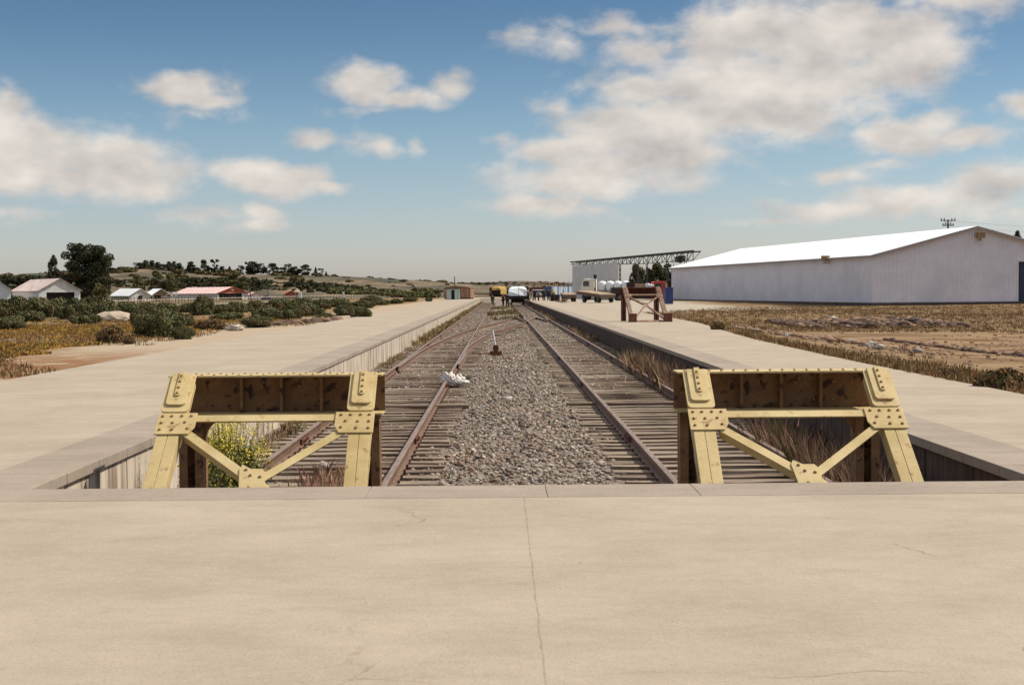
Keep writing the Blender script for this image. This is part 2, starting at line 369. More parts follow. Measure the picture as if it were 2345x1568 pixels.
M_navy = mat('navy paint', (.03, .045, .13), (.05, .07, .18), scale=3, rough=.5)
M_redp = mat('red lorry paint', (.45, .05, .025), (.55, .08, .04), scale=3, rough=.35)
M_cream = mat('cream paint', (.62, .55, .44), (.70, .63, .52), scale=3, rough=.4)
M_mint = mat('mint paint', (.34, .44, .38), (.42, .50, .44), scale=2, stretch=(1, 1, .3))
M_brown = mat('brown boards', (.16, .065, .04), (.42, .26, .17), scale=2.2, stretch=(7, 7, .3), contrast=(.42, .6))

# ------------------------------------------------------------------ setting: ground, track bed, platforms
def gz(x, y):                                # height of the natural ground
    x = np.asarray(x, float); y = np.asarray(y, float)
    n = fbm(x, y, 3, 4, .09) * .16 + fbm(x, y, 5, 3, .6) * .035
    dl = np.clip((-9.6 - x) / 6, 0, 1); dr = np.clip((x - 9.4) / 6, 0, 1)
    w = np.maximum(dl, dr); w = np.where(y > 300, 1, w)
    return -.045 + n * w
def gzs(x, y): return float(gz(np.array([x]), np.array([y]))[0])
def axis(a): return np.array(sorted(set(np.round(a, 3))))
gx = axis(np.concatenate([[-1600, -1100, -800, -600, -450, -330, -250], np.arange(-200, -60, 8), np.arange(-60, -9, 1.5), [-9.0, XL - .3, XR + .3, 8.8], np.arange(9.5, 50, 1.5), np.arange(52, 200, 9), [230, 300, 420, 600, 900, 1600]]))
gy = axis(np.concatenate([[-60, -20, 0], [YE - .3], np.arange(13, 110, 1.5), np.arange(112, 290, 6), [300, 320, 345, 375, 410, 450, 520, 600, 700, 850, 1000, 1300, 1700, 2300]]))
XX, YY = np.meshgrid(gx, gy, indexing='ij')
ZZ = gz(XX, YY)
vid = np.arange(XX.size).reshape(XX.shape)
fa = []
for i in range(len(gx) - 1):
    for j in range(len(gy) - 1):
        if gx[i] >= XL - .31 and gx[i + 1] <= XR + .31 and gy[j] >= YE - .31 and gy[j + 1] <= 301: continue
        fa.append((vid[i, j], vid[i + 1, j], vid[i + 1, j + 1], vid[i, j + 1]))
g = np_mesh('ground', np.stack([XX.ravel(), YY.ravel(), ZZ.ravel()], 1), np.array(fa), M_ground, smooth=True)
tag(g, kind='structure')

def bed_z(x, y):
    x = np.asarray(x, float); y = np.asarray(y, float)
    mound = .085 * np.exp(-((x - .3) / 1.0) ** 2) * (1 - .75 * np.clip((y - 36) / 12, 0, 1))
    rightlow = -.05 * np.clip((x - 1.6) * 2, 0, 1) * np.clip((32 - y) / 8, 0, 1)
    inl = np.exp(-(((x + 2.12) / 1.25) ** 4)) + np.exp(-(((x - 2.76) / 1.25) ** 4))
    far_ = inl * (.030 + .012 * np.clip((y - 55) / 30, 0, 1)) * np.clip((y - 26) / 10, 0, 1)
    rise = np.clip((y - 268) / 32, 0, 1) * (-.05 - BED)
    return BED + mound + rightlow + far_ + fbm(x, y, 9, 3, 1.6) * .018 + rise
bx = np.arange(XL - .3, XR + .31, .24); by = np.concatenate([np.arange(YE - .3, 60, .35), np.arange(60, 303, 2.5)])
XX, YY = np.meshgrid(bx, by, indexing='ij'); ZZ = bed_z(XX, YY)
vid = np.arange(XX.size).reshape(XX.shape)
fa = np.stack([vid[:-1, :-1].ravel(), vid[1:, :-1].ravel(), vid[1:, 1:].ravel(), vid[:-1, 1:].ravel()], 1)
tag(np_mesh('track_bed', np.stack([XX.ravel(), YY.ravel(), ZZ.ravel()], 1), fa, M_bed, smooth=True), kind='structure')

# loose ballast stones
ico = bmesh.new(); bmesh.ops.create_icosphere(ico, subdivisions=1, radius=1)
IV = np.array([v.co[:] for v in ico.verts]); IF = np.array([[v.index for v in f.verts] for f in ico.faces]); ico.free()
def stones(name, xs, ys, zs, rs, parent=None, flat=.6):
    n = len(xs); th = RNG.uniform(0, 6.28, n); J = RNG.uniform(.45, 1.45, (n, len(IV)))
    V = IV[None] * J[..., None]; V = V * np.stack([RNG.uniform(.7, 1.3, n), RNG.uniform(.6, 1, n), RNG.uniform(flat - .2, flat + .2, n)], 1)[:, None, :]
    c, s = np.cos(th)[:, None], np.sin(th)[:, None]
    V = np.stack([V[..., 0] * c - V[..., 1] * s, V[..., 0] * s + V[..., 1] * c, V[..., 2]], -1) * rs[:, None, None]
    V += np.stack([xs, ys, zs], 1)[:, None, :]
    Fc = (IF[None] + (np.arange(n) * len(IV))[:, None, None]).reshape(-1, 3)
    mi = np.repeat(RNG.choice(4, n, p=[.42, .12, .22, .24]), len(IF))
    return np_mesh(name, V.reshape(-1, 3), Fc, M_st, mi, parent)
N = 80000
ys = YE + (RNG.uniform(0, 1, N) ** 2.1) * 135; xs = RNG.uniform(XL + .05, XR - .05, N)
keep = np.ones(N, bool)
for a, b_ in TRK.values():
    inn = (xs > a - .55) & (xs < b_ + .55)
    keep &= ~inn | (RNG.uniform(0, 1, N) < np.where(ys > 34, .40, .42 if a < 0 else .18))
for cr_ in ([(-2.8, 47), (-1.9, 56), (-.4, 68), (1.0, 84), (1.8, 100)], [(-1.15, 48), (-.3, 55), (.9, 64), (2.3, 80), (3.4, 100)]):
    keep &= ~((ys > 46) & (ys < 101) & (np.abs(xs - np.interp(ys, [p[1] for p in cr_], [p[0] for p in cr_])) < .22) & (RNG.uniform(0, 1, N) < .8))
keep &= ~((xs > 3.7) & (RNG.uniform(0, 1, N) < .5))
xs, ys = xs[keep], ys[keep]
rs = RNG.uniform(.014, .038, len(xs)) * (1 + .4 * np.clip((ys - 30) / 60, 0, 1.2)) * (1 + (RNG.uniform(0, 1, len(xs)) < .05) * .6)
tag(stones('ballast_gravel', xs, ys, bed_z(xs, ys) + rs * .25, rs), 'loose grey and brown ballast stones between the two tracks', 'gravel', kind='stuff')

# platforms: U-shaped slab of three butted pieces
def slab(name, x0, x1, y0, y1, m, z1=0.0, z0=-.10):
    b = MB(); b.box(x0, x1, y0, y1, z0, z1); return tag(b.build(name, m), kind='structure')
CW = .68
slab('end_platform', PXL, 7.7, -25, YE - CW, M_conc)
slab('left_platform', PXL, XL - CW, YE - CW, PEND_L, M_conc)
PRX = [(10.8, 7.7), (30, 7.6), (44, 7.9), (56, 8.6), (66, 9.3), (100, 9.8), (PEND_R, 10)]
def prx(y): return np.interp(y, [a for a, _ in PRX], [b_ for _, b_ in PRX])
b = MB(); b.prism([(XR + CW, YE - CW, -.1)] + [(x, max(y, YE - CW), -.1) for y, x in PRX] + [(XR + CW, PEND_R, -.1)], (0, 0, .1)); tag(b.build('right_platform', M_conc), kind='structure')
def coping(name, label, slabs):
    b = MB()
    for s in slabs: b.box(*s, -.095, .003)
    return tag(b.build(name, M_cope, bevel=.006), label, 'kerb')
sl_ = [(XL - CW, XL, y, min(y + .985, PEND_L)) for y in np.arange(YE, PEND_L, 1.0)]
coping('edge_coping', 'row of grey coping slabs along the left platform edge', sl_)
sl_ = [(XR, XR + CW, y, min(y + .985, PEND_R)) for y in np.arange(YE, PEND_R, 1.0)]
coping('edge_coping', 'row of grey coping slabs along the right platform edge', sl_)
xs_ = [-9.1, -6.9, -4.48, -1.05, .35, 1.52, 5.06, 7.7]
coping('edge_coping', 'grey coping strip across the end platform in front of both buffers', [(a + .0012, b_ - .0012, YE - CW + .003, YE - .003) for a, b_ in zip(xs_[:-1], xs_[1:])])
def plankwall(name, label, x, y0, y1, m, s, zlow=-.95):
    b = MB(); y = y0; rr = random.Random(5)
    while y < y1:
        w = (.52 if s > 0 else .30) if y < 70 else 1.2
        o = rr.uniform(0, .008)
        b.box(min(x, x + s * (.12 - o)) if s > 0 else x - .12 + o * 0, (x + .12) if s > 0 else x - o, y, min(y + w - .006, y1), zlow, -.10) if False else \
            b.box(*sorted((x - s * (.035 + o), x - s * .2)), y, min(y + w - .006, y1), zlow, -.10)
        y += w
    return tag(b.build(name, m), label, 'wall')
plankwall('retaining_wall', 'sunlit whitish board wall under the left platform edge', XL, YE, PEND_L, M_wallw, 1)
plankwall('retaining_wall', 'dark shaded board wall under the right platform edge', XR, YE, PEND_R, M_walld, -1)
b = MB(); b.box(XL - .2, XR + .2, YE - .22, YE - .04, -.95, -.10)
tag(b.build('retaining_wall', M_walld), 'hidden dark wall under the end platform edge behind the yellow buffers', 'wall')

# ------------------------------------------------------------------ railway tracks
PROF = [(-.065, 0), (.065, 0), (.065, .012), (.012, .028), (.012, .112), (.036, .122), (.036, .148), (.028, .152), (-.028, .152), (-.036, .148), (-.036, .122), (-.012, .112), (-.012, .028), (-.065, .012)]
def rail_mesh(pts, name, parent, fit=False):
    b = MB(); P_ = [Vector(p) for p in pts]; n = len(PROF); vs = []
    for i, p in enumerate(P_):
        d = (P_[min(i + 1, len(P_) - 1)] - P_[max(i - 1, 0)]); d.z = 0; d.normalize(); x = Vector((d.y, -d.x, 0))
        vs += [p + x * u + Vector((0, 0, w)) for u, w in PROF]
    for i in range(len(P_) - 1):
        for k in range(n):
            b.cur = 1 if 6 <= k <= 8 else 0
            b.add([], [])
            b.f.append((i * n + k, i * n + (k + 1) % n, (i + 1) * n + (k + 1) % n, (i + 1) * n + k)); b.m.append(b.cur)
    b.v = [tuple(v) for v in vs]; b.f += [tuple(range(n))[::-1], tuple((len(P_) - 1) * n + k for k in range(n))]; b.m += [0, 0]
    if fit:                                  # spikes and fishplates
        b.cur = 2; x = P_[0].x; y0_ = P_[0].y
        for yy in np.arange(.25, 30, .52):
            for s in (-1, 1): b.box(x + s * .078 - .014, x + s * .078 + .014, y0_ + yy - .02, y0_ + yy + .02, .001, .035)
        for yy in (9.3, 21.4, 34.2, 46, 58):
            b.box(x - .05, x + .05, y0_ + yy - .3, y0_ + yy + .3, .035, .105)
            for q in (-.2, -.07, .07, .2): b.box(x - .075, x + .075, y0_ + yy + q - .015, y0_ + yy + q + .015, .055, .085)
    o = b.build(name, [M_rail, M_railtop, M_rustd], parent); return o
slp_meshes = []
for k in range(7):
    bm = bmesh.new(); bmesh.ops.create_cube(bm, size=1)
    bmesh.ops.subdivide_edges(bm, edges=bm.edges[:], cuts=3, use_grid_fill=True)
    rr = random.Random(k)
    L_ = rr.uniform(2.62, 2.8)
    for v in bm.verts:
        v.co.x *= L_; v.co.y *= .235; v.co.z *= .15
        v.co += Vector((rr.uniform(-.02, .02), rr.uniform(-.012, .012), rr.uniform(-.01, .008)))
    me = bpy.data.meshes.new('sleeper'); bm.to_mesh(me); bm.free(); me.materials.append(M_slpd if k % 3 == 0 else M_slp); slp_meshes.append(me)
def railway(name, label, xa, xb, y0, y1, group):
    t = tag(empty(name, ((xa + xb) / 2, y0, SLP)), label, 'railway track', group)
    xc = (xa + xb) / 2
    for x in (xa, xb): rail_mesh([(x - xc, y - y0, 0) for y in np.concatenate([np.arange(y0, 60, 4), np.arange(60, y1 + 1, 15)])], 'rail', t, True)
    y = y0 + .25; k = 0; rest = MB(); rr = random.Random(int(abs(xa) * 10))
    while y < y1:
        if k < 98:
            o = bpy.data.objects.new('sleeper', slp_meshes[rr.randrange(7)]); COL.objects.link(o); o.parent = t
            o.location = (rr.uniform(-.05, .05), y - y0, -.078 + rr.uniform(-.012, .006)); o.rotation_euler = (rr.uniform(-.02, .02), 0, rr.uniform(-.012, .012))
        else:
            rest.box(-1.33, 1.33, y - y0 - .12, y - y0 + .12, -.15, -.005 + rr.uniform(-.02, .01))
        y += .52 + rr.uniform(-.03, .03); k += 1
    o = rest.build('sleeper', M_slp, t); o['kind'] = 'stuff'
    return t
railway('railway_track', 'left rusty track running from the left yellow buffer stop', *TRK['left'], YE + .35, 300, 'railway tracks between the platforms')
railway('railway_track', 'right rusty track running from the right yellow buffer stop to the covered wagon', *TRK['right'], YE + .35, 300, 'railway tracks between the platforms')

def smooth_path(pts, n=40):
    P_ = [Vector(p) for p in pts]; out = []
    for i in range(len(P_) - 1):
        p0, p1, p2, p3 = P_[max(i - 1, 0)], P_[i], P_[i + 1], P_[min(i + 2, len(P_) - 1)]
        for k in range(n // (len(P_) - 1) + 1):
            u = k / (n // (len(P_) - 1) + 1)
            out.append(.5 * ((2 * p1) + (p2 - p0) * u + (2 * p0 - 5 * p1 + 4 * p2 - p3) * u * u + (3 * p1 - p0 - 3 * p2 + p3) * u ** 3))
    out.append(P_[-1]); return out
def xover(pts): return [Vector((x, y, SLP + .002)) for x, y in pts]
t = tag(empty('crossover_track', (0, 0, 0)), 'curved rusty crossover rails linking left track to right track', 'railway track')
# points of the curved rails, (x, y) metres
def c6(x, y): q = G((1400 + x / 2.0909) * .57251, (1150 + y / 2.0909) * .57251, RAIL); return (q.x, q.y)
def c3(x, y): q = G((1700 + x / 1.9542) * .57251, (950 + y / 1.9542) * .57251, RAIL); return (q.x, q.y)
CR_A = [(-2.89, 40), (-2.87, 45)] + [c6(640, 500), c6(860, 400), c3(400, 705), c3(600, 655), c3(700, 622)] 
CR_B = [(-1.22, 41), (-1.20, 46)] + [c6(1000, 482), c6(1190, 372), c3(600, 720), c3(790, 655), c3(865, 625)]
CR_A += [(1.72, 101), (1.86, 112)]; CR_B += [(3.34, 101), (3.54, 112)]
print('CR', [tuple(round(v, 2) for v in p) for p in CR_A], [tuple(round(v, 2) for v in p) for p in CR_B])
rail_mesh(smooth_path(xover(CR_A), 50), 'rail', t); rail_mesh(smooth_path(xover(CR_B), 50), 'rail', t)
rr = random.Random(4)
for y in np.arange(50.2, 98, .62):
    xa = np.interp(y, [p[1] for p in CR_A], [p[0] for p in CR_A]); xb = np.interp(y, [p[1] for p in CR_B], [p[0] for p in CR_B])
    cx = (xa + xb) / 2
    if cx < -1.2 or cx > 1.7: continue
    o = bpy.data.objects.new('sleeper', slp_meshes[rr.randrange(7)]); COL.objects.link(o); o.parent = t
    o.location = (cx, y, SLP - .082); o.rotation_euler = (0, 0, -.07)
# point lever beside the left track
pl = tag(empty('point_lever', (-.14, 50.5, BED + .06), 0, .85), 'white tipped point lever standing beside the left track', 'lever')
b = MB(); b.box(-.28, .22, -.14, .14, -.03, .14); b.box(-.12, .06, -.1, .1, .14, .40); b.tube([(-.03, -.12, .26), (-.03, .12, .26)], .13, 12)
b.build('lever_base', M_rustd, pl)
b = MB(); b.tube([(-.03, 0, .3), (-.09, .03, .65), (-.15, .05, 1.0)], [.03, .028, .035], 8); b.build('lever_arm', M_tarpw, pl)
b = MB(); b.tube([(-.2, 0, .04), (-1.03, 0, .04)], .022, 6); b.build('pull_rod', M_rustd, pl)
# long proud timbers lying across each track
for (x0, x1, y, nm) in ((-3.3, -.62, 27.6, 'dark squared timber lying across the left track'), (1.30, 4.05, 27.9, 'dark squared timber lying across the right track')):
    b = MB(); b.box(x0, x1, y, y + .26, SLP - .10, SLP + .045)
    tag(b.build('timber', M_slpd, bevel=.01), nm, 'timber')
b = MB(); b.box(-.30, .30, -.04, .04, -.015, .02)
o = tag(b.build('wood_scrap', mat('orange wood', (.42, .22, .09), (.52, .30, .13), scale=4)), 'splintered orange wood scrap beside the near left rail', 'wood scrap'); o.location = (-.72, 12.9, BED + .08); o.rotation_euler = (0, .03, -.12)

# crumpled white plastic bag
def crumple(name, parts, m):
    V = []; Fc = []; bmx = bmesh.new(); bmesh.ops.create_icosphere(bmx, subdivisions=4, radius=1)
    iv = np.array([v.co[:] for v in bmx.verts]); iff = np.array([[v.index for v in f.verts] for f in bmx.faces]); bmx.free()
    for k, (c, s) in enumerate(parts):
        v = iv.copy(); r = 1 + .28 * np.sin(v[:, 0] * 5 + k) * np.sin(v[:, 1] * 6 + 2 * k) + .18 * np.sin(v[:, 2] * 11 + v[:, 0] * 9 + k) + .08 * np.sin(v[:, 1] * 23 + v[:, 2] * 17)
        v = v * r[:, None] * np.array(s) + np.array(c); Fc.append(iff + sum(len(q) for q in V)); V.append(v)
    return np_mesh(name, np.concatenate(V), np.concatenate(Fc), m, smooth=True)
pb = G(1042, 880, BED + .12)
o = crumple('plastic_bag', [((-.16, .05, .10), (.15, .14, .16)), ((.02, 0, .07), (.13, .12, .10)), ((.20, -.08, .05), (.14, .10, .05)), ((.1, .14, .09), (.11, .1, .13))], mat('bag plastic', (.60, .53, .47), (.72, .66, .60), scale=5, rough=.45))
o.location = pb; tag(o, 'crumpled white plastic bag lying beside the left rail', 'plastic bag')
# bigger stones resting in the track
for k, (px, py, r_, lb) in enumerate([(612, 872, .10, 'pale round stone between the left rails'), (1610/2345*0+742, 1068, .10, 'tan round stone between the near left sleepers'), (1162, 915, .13, 'dark flat clod on the ballast between tracks')][1:]):
    p = G(px, py, SLP + .03); o = stones('stone', np.array([0.]), np.array([0.]), np.array([0.]), np.array([r_])); o.location = p; tag(o, lb, 'stone')

# ------------------------------------------------------------------ buffer stops
def buffer_stop(label, cx, y0, z0, paint, web, riv, drop=.15, shoes=False, rz=0, group=None, splay=.03, inner=None):
    # local frame: x across, y away from the camera, z up, origin at rail level in front of the raker feet
    t = tag(empty('buffer_stop', (cx, y0, z0), rz), label, 'buffer stop', group)
    SL = .765; half = .84; TOP = 1.725          # rakers climb .797 per metre, meet the beam at TOP
    ang = math.atan(SL); nrm = Vector((0, -math.sin(ang), math.cos(ang)))
    def Pp(u, q, off=0): return Vector((u, q, SL * q + .012)) + nrm * off       # point in the raker plane
    def plate(b, poly, o0, o1):
        a = [Pp(u, q, o0) for u, q in poly]; c = [Pp(u, q, o1) for u, q in poly]; n = len(poly)
        b.add(a + c, [tuple(range(n))[::-1], tuple(range(n, 2 * n))] + [(i, (i + 1) % n, n + (i + 1) % n, n + i) for i in range(n)])
    def cxq(q): return half + splay * (TOP - q) / TOP                   # raker centre at height q
    qb = -drop / SL
    for s in (-1, 1):
        b = MB(); w = .098
        # raker: two channels side by side, seam in the middle, with flanges behind
        for (a0, a1) in ((-w, -.002), (.002, w)):
            u0, u1 = (cxq(qb) + a0) * s, (cxq(qb) + a1) * s; v0, v1 = (cxq(TOP) + a0) * s, (cxq(TOP) + a1) * s
            plate(b, [(u0, qb), (u1, qb), (v1, TOP), (v0, TOP)], -.014, 0)
        for a0 in (-w, w - .012):
            u0 = (cxq(qb) + a0) * s; u1 = (cxq(qb) + a0 + .012) * s; v0 = (cxq(TOP) + a0) * s; v1 = (cxq(TOP) + a0 + .012) * s
            plate(b, [(u0, qb), (u1, qb), (v1, TOP), (v0, TOP)], -.13, -.015)
        for k in range(5):                      # battens on the underside
            q0 = .15 + k * .33; plate(b, [((cxq(q0) - w) * s, q0), ((cxq(q0) + w) * s, q0), ((cxq(q0) + w) * s, q0 + .16), ((cxq(q0) - w) * s, q0 + .16)], -.142, -.131)
        rk = b.build('raker', [paint], t, bevel=.003)
        # stacked top plates with rounded lower corners
        b = MB(); c0 = cxq(1.6)
        def rounded(a, q0, q1, r_, lean):
            pts = []
            for (cu, cq, a0, a1) in ((-a + r_, q0 + r_, 180, 270), (a - r_, q0 + r_, 270, 360)):
                for k in range(6):
                    th = R(a0 + (a1 - a0) * k / 5); pts.append((cu + r_ * math.cos(th), cq + r_ * 1.0 * math.sin(th)))
            pts += [(a, q1), (-a, q1)]
            out = [((c0 + u + lean * 0) * s, q) for u, q in pts]
            return out if s > 0 else out[::-1]
        plate(b, rounded(.125, 1.325, TOP - .0, .04, 0), .001, .017)
        plate(b, rounded(.090, 1.385, TOP + .005, .035, 0), .018, .040)
        plate(b, rounded(.026, 1.47, TOP + .01, .022, 0), .041, .056)
        b.cur = 1
        for q in (1.495, 1.555, 1.62, 1.685): b.dome(Pp(c0 * s, q, .056), nrm, .015, .014)
        b.build('top_plate', [paint, riv], t, bevel=.003)
        # joint gusset with rivets
        b = MB(); q0, q1 = 1.095, 1.312; ci = cxq(1.2)
        poly = [(ci + .125, q0), (ci + .125, q1), (ci - .225, q1), (ci - .225, q0 + .07), (ci - .18, q0)]
        poly = [(u * s, q) for u, q in poly]
        plate(b, poly if s < 0 else poly[::-1], .001, .016); b.cur = 1
        for (u, q) in ((.08, .185), (.0, .185), (-.09, .185), (-.175, .185), (.08, .115), (-.02, .115), (-.13, .12), (.08, .045), (-.03, .045), (-.165, .055)):
            b.dome(Pp((ci + u) * s, q0 + q, .016), nrm, .016, .015)
        b.build('gusset', [paint, riv], t, bevel=.002)
        # upright post behind
        yb = 2.0; b = MB(); w2 = .115
        for a0 in (-w2, w2 - .014): b.box((half + a0) * s - (0 if s > 0 else .014), (half + a0) * s + (.014 if s > 0 else 0), yb, yb + .2, -drop, TOP * SL - .375)
        b.box(*sorted(((half - w2) * s, (half + w2) * s)), yb + .092, yb + .106, -drop, TOP * SL - .375)
        for a0 in (-w2, w2 - .08):
            b.box(*sorted(((half + a0) * s, (half + a0 + .08) * s)), yb - .012, yb, -drop, TOP * SL - .375)
        b.cur = 1
        for k in range(8): b.dome(Vector(((half - w2 + .03) * s, yb - .012, .12 + k * .12)), (0, -1, 0), .014, .013)
        b.build('post', [web, riv], t)
        # curved knee under the beam
        b = MB(); zb = TOP * SL - .375; pts = [(0, 0), (0, -.30)] + [(.26 - .26 * math.cos(R(a)) , -.30 + .28 * math.sin(R(a))) for a in range(15, 91, 15)] + [(.30, 0)]
        b.prism([((half - w2 - u) * s, yb + .02, zb + w_) for u, w_ in pts], (0, .02, 0)); b.build('knee_plate', web, t)
        if shoes:
            b = MB(); cu = cxq(qb); b.box(*sorted(((cu - .17) * s, (cu + .17) * s)), qb - .16, qb + .26, -drop, -drop + .42); b.build('shoe', M_rustd, t, bevel=.01)
    # beam
    zt = TOP * SL + .015; zb = zt - .385; y1 = 1.80; y2 = 2.18; L_ = 1.0
    b = MB()
    b.box(-L_, L_, y1, y2, zt - .018, zt); b.cur = 0
    b.box(-L_, L_, y1 + .04, y2, zb, zb + .018)
    b.cur = 1
    for k in range(17):
        b.dome(Vector((-.93 + k * .116, y1 + .06, zt)), (0, 0, 1), .014, .013); b.dome(Vector((-.90 + k * .116, y1 + .22, zt)), (0, 0, 1), .014, .013)
    bo = b.build('beam', [paint, riv], t, bevel=.002)
    b = MB(); b.box(-L_, L_, y2 - .05, y2 - .035, zb + .019, zt - .019); b.cur = 1
    for k in range(9):
        for z_ in (.09, .26): b.dome(Vector((-.72 + k * .18, y2 - .05, zb + z_)), (0, -1, 0), .016, .014)
    b.build('beam_web', [web, riv], t)
    for x in (-.36, .02, .40):
        b = MB(); b.box(x - .014, x + .014, y2 - .16, y2 - .051, zb + .019, zt - .04); b.box(x - .075, x + .075, y2 - .16, y2 - .051, zt - .04, zt - .019)
        b.build('stiffener', web, t)
    # tie and cross braces in the raker plane
    ci = cxq(1.26) - .2
    b = MB(); plate(b, [(-ci, 1.235), (ci, 1.235), (ci, 1.300), (-ci, 1.300)], -.012, 0); plate(b, [(-ci, 1.29), (ci, 1.29), (ci, 1.30), (-ci, 1.30)], -.08, -.0125)
    b.build('tie_bar', paint, t)
    def diag(p, q, wd):
        b = MB(); p = Vector(p); q = Vector(q); d = (q - p).normalized(); n = Vector((-d.y, d.x)) * wd / 2
        poly = [p - n, q - n, q + n, p + n]; plate(b, [tuple(v) for v in poly], -.012, -.001)
        plate(b, [tuple(v) for v in (p - n, q - n, q - n + n * .25, p - n + n * .25)], -.085, -.0125)
        return b.build('brace', paint, t)
    cg = .62; end = cxq(0) - .06
    for s in (-1, 1):
        diag((s * (cxq(1.1) - .16), 1.12), (s * .03, cg + .02), .072)
        diag((s * .03, cg), (s * end, qb + .12), .072)
    b = MB(); poly = [(-.11, cg - .17), (.11, cg - .17), (.075, cg + .09), (.05, cg + .12), (-.05, cg + .12), (-.13, cg + .16), (-.15, cg + .12)]
    plate(b, poly, .001, .014); b.cur = 1
    for u, q in ((-.09, .11), (-.045, .055), (.04, .04), (-.04, -.06), (.06, -.08)): b.dome(Pp(u, cg + q, .014), nrm, .016, .015)
    b.build('centre_gusset', [paint, riv], t)
    b = MB(); plate(b, [(-end, qb + .02), (end, qb + .02), (end, qb + .12), (-end, qb + .12)], -.05, -.02); b.build('foot_tie', paint if shoes else web, t)
    return t
YB = YE + .10
buffer_stop('pale yellow riveted buffer stop at the end of the left track', -2.115, YB, RAIL, M_yel, M_yelshade, M_rivet, group='yellow buffer stops behind the end platform')
buffer_stop('pale yellow riveted buffer stop at the end of the right track', 2.665, YB, RAIL, M_yel, M_yelshade, M_rivet, group='yellow buffer stops behind the end platform')
pr = G(1487, 737, 0)
buffer_stop('rusty red buffer stop standing on the right platform by the grass', pr.x, pr.y + .3, .34, M_rust, M_rustd, M_rustd, drop=.34, shoes=True, rz=R(6))

# ------------------------------------------------------------------ vegetation builders
LEAF = {}
def leafmat(name, c, c2, tr=.25):
    if name in LEAF: return LEAF[name]
    m = mat(name, c, c2, scale=1.5, rough=.8, spec=.15)
    LEAF[name] = m; return m
G_dark = [leafmat('needle dark', (.018, .022, .010), (.035, .036, .016)), leafmat('needle mid', (.035, .040, .016), (.055, .055, .024)), leafmat('needle brown', (.045, .032, .018), (.06, .045, .025))]
G_gorse = [leafmat('gorse dark', (.040, .050, .018), (.065, .075, .028)), leafmat('gorse mid', (.10, .102, .038), (.14, .14, .053)), leafmat('gorse light', (.115, .12, .05), (.15, .15, .068)), leafmat('gorse brown', (.12, .075, .035), (.18, .11, .06))]
G_oliv = [leafmat('olive dark', (.045, .045, .016), (.07, .065, .025)), leafmat('olive mid', (.10, .085, .030), (.15, .12, .045)), leafmat('olive light', (.17, .14, .05), (.21, .17, .07))]
G_dry = [leafmat('dry straw', (.336, .232, .112), (.440, .320, .176)), leafmat('dry brown', (.160, .088, .040), (.240, .136, .064)), leafmat('grass green', (.088, .088, .028), (.136, .128, .044)), leafmat('grass rust', (.256, .128, .056), (.336, .176, .080))]
G_flow = [leafmat('flower ochre', (.416, .232, .032), (.496, .304, .056)), leafmat('flower stem', (.160, .104, .032), (.224, .136, .048)), leafmat('flower green', (.096, .088, .028), (.136, .120, .040)), leafmat('flower rust', (.272, .136, .048), (.336, .176, .064))]
M_trunk = mat('bark', (.07, .045, .03), (.14, .095, .065), scale=5, bump=.5)

def leaf_cloud(lobes, n, size, nm, rng, aspect=1.0, updir=0.0):
    w = np.array([l[3] * l[4] * l[5] for l in lobes]) ** .75; w /= w.sum()
    k = rng.choice(len(lobes), n, p=w); L_ = np.array(lobes)[k]
    d = rng.normal(size=(n, 3)); d /= np.linalg.norm(d, axis=1)[:, None]
    r = rng.uniform(.45, 1.0, n) ** .5 * rng.uniform(.82, 1.12, n)
    c = L_[:, :3] + d * L_[:, 3:6] * r[:, None]
    c[:, 2] = np.maximum(c[:, 2], .02)
    nr = d + rng.normal(size=(n, 3)) * .7; nr /= np.linalg.norm(nr, axis=1)[:, None]
    a = np.cross(nr, rng.normal(size=(n, 3))); a /= np.linalg.norm(a, axis=1)[:, None]; b_ = np.cross(nr, a)
    s = size * rng.uniform(.5, 1.35, n)[:, None]
    V = np.stack([c - a * s, c + b_ * s * aspect, c + a * s, c - b_ * s * aspect * .8], 1).reshape(-1, 3)
    Fc = np.arange(4 * n).reshape(n, 4)
    lobecol = rng.integers(0, nm, len(lobes))
    mi = np.where(rng.uniform(size=n) < .35, lobecol[k], rng.integers(0, nm, n))
    return V, Fc, mi
def plant_mesh(name, lobes, n, size, mats, seed, aspect=1.0):
    V, Fc, mi = leaf_cloud(lobes, n, size, len(mats), np.random.default_rng(seed), aspect)
    o = np_mesh(name, V, Fc, mats, mi); me = o.data; bpy.data.objects.remove(o); return me
def bush_lobes(seed, flat=.6):
    r = random.Random(seed); L_ = [(0, 0, .20, .70, .70, .40)]
    for k in range(22):
        a = r.uniform(0, 6.28); d = r.uniform(.1, .82); s = r.uniform(.14, .27)
        L_.append((d * math.cos(a), d * math.sin(a), max(.05, .60 * math.sqrt(max(0, 1 - d * d)) - s * .55) * r.uniform(.8, 1.08), s, s, s * r.uniform(.6, .9)))
    return L_
BUSH = [plant_mesh('foliage', bush_lobes(k), 14000, .026, G_gorse, 50 + k) for k in range(5)]
BUSHL = [plant_mesh('foliage', bush_lobes(20 + k, .8), 6000, .042, G_gorse, 70 + k) for k in range(4)]
DRYB = [plant_mesh('foliage', bush_lobes(40 + k, .6), 3000, .035, [G_oliv[1], G_gorse[3], G_dry[1], G_dry[3], G_oliv[0]], 90 + k, 2.2) for k in range(2)]
stem_me = None
def stems(parent, w, h):
    b = MB(); rr = random.Random(3)
    for k in range(7):
        a = k * .9; b.tube([(0, 0, -.05), (math.cos(a) * .15, math.sin(a) * .15, .2), (math.cos(a) * .42, math.sin(a) * .42, .38)], [.03, .02, .008], 5)
    return b
_sb = stems(None, 1, 1); _so = _sb.build('stem', M_trunk); STEM = _so.data; bpy.data.objects.remove(_so)
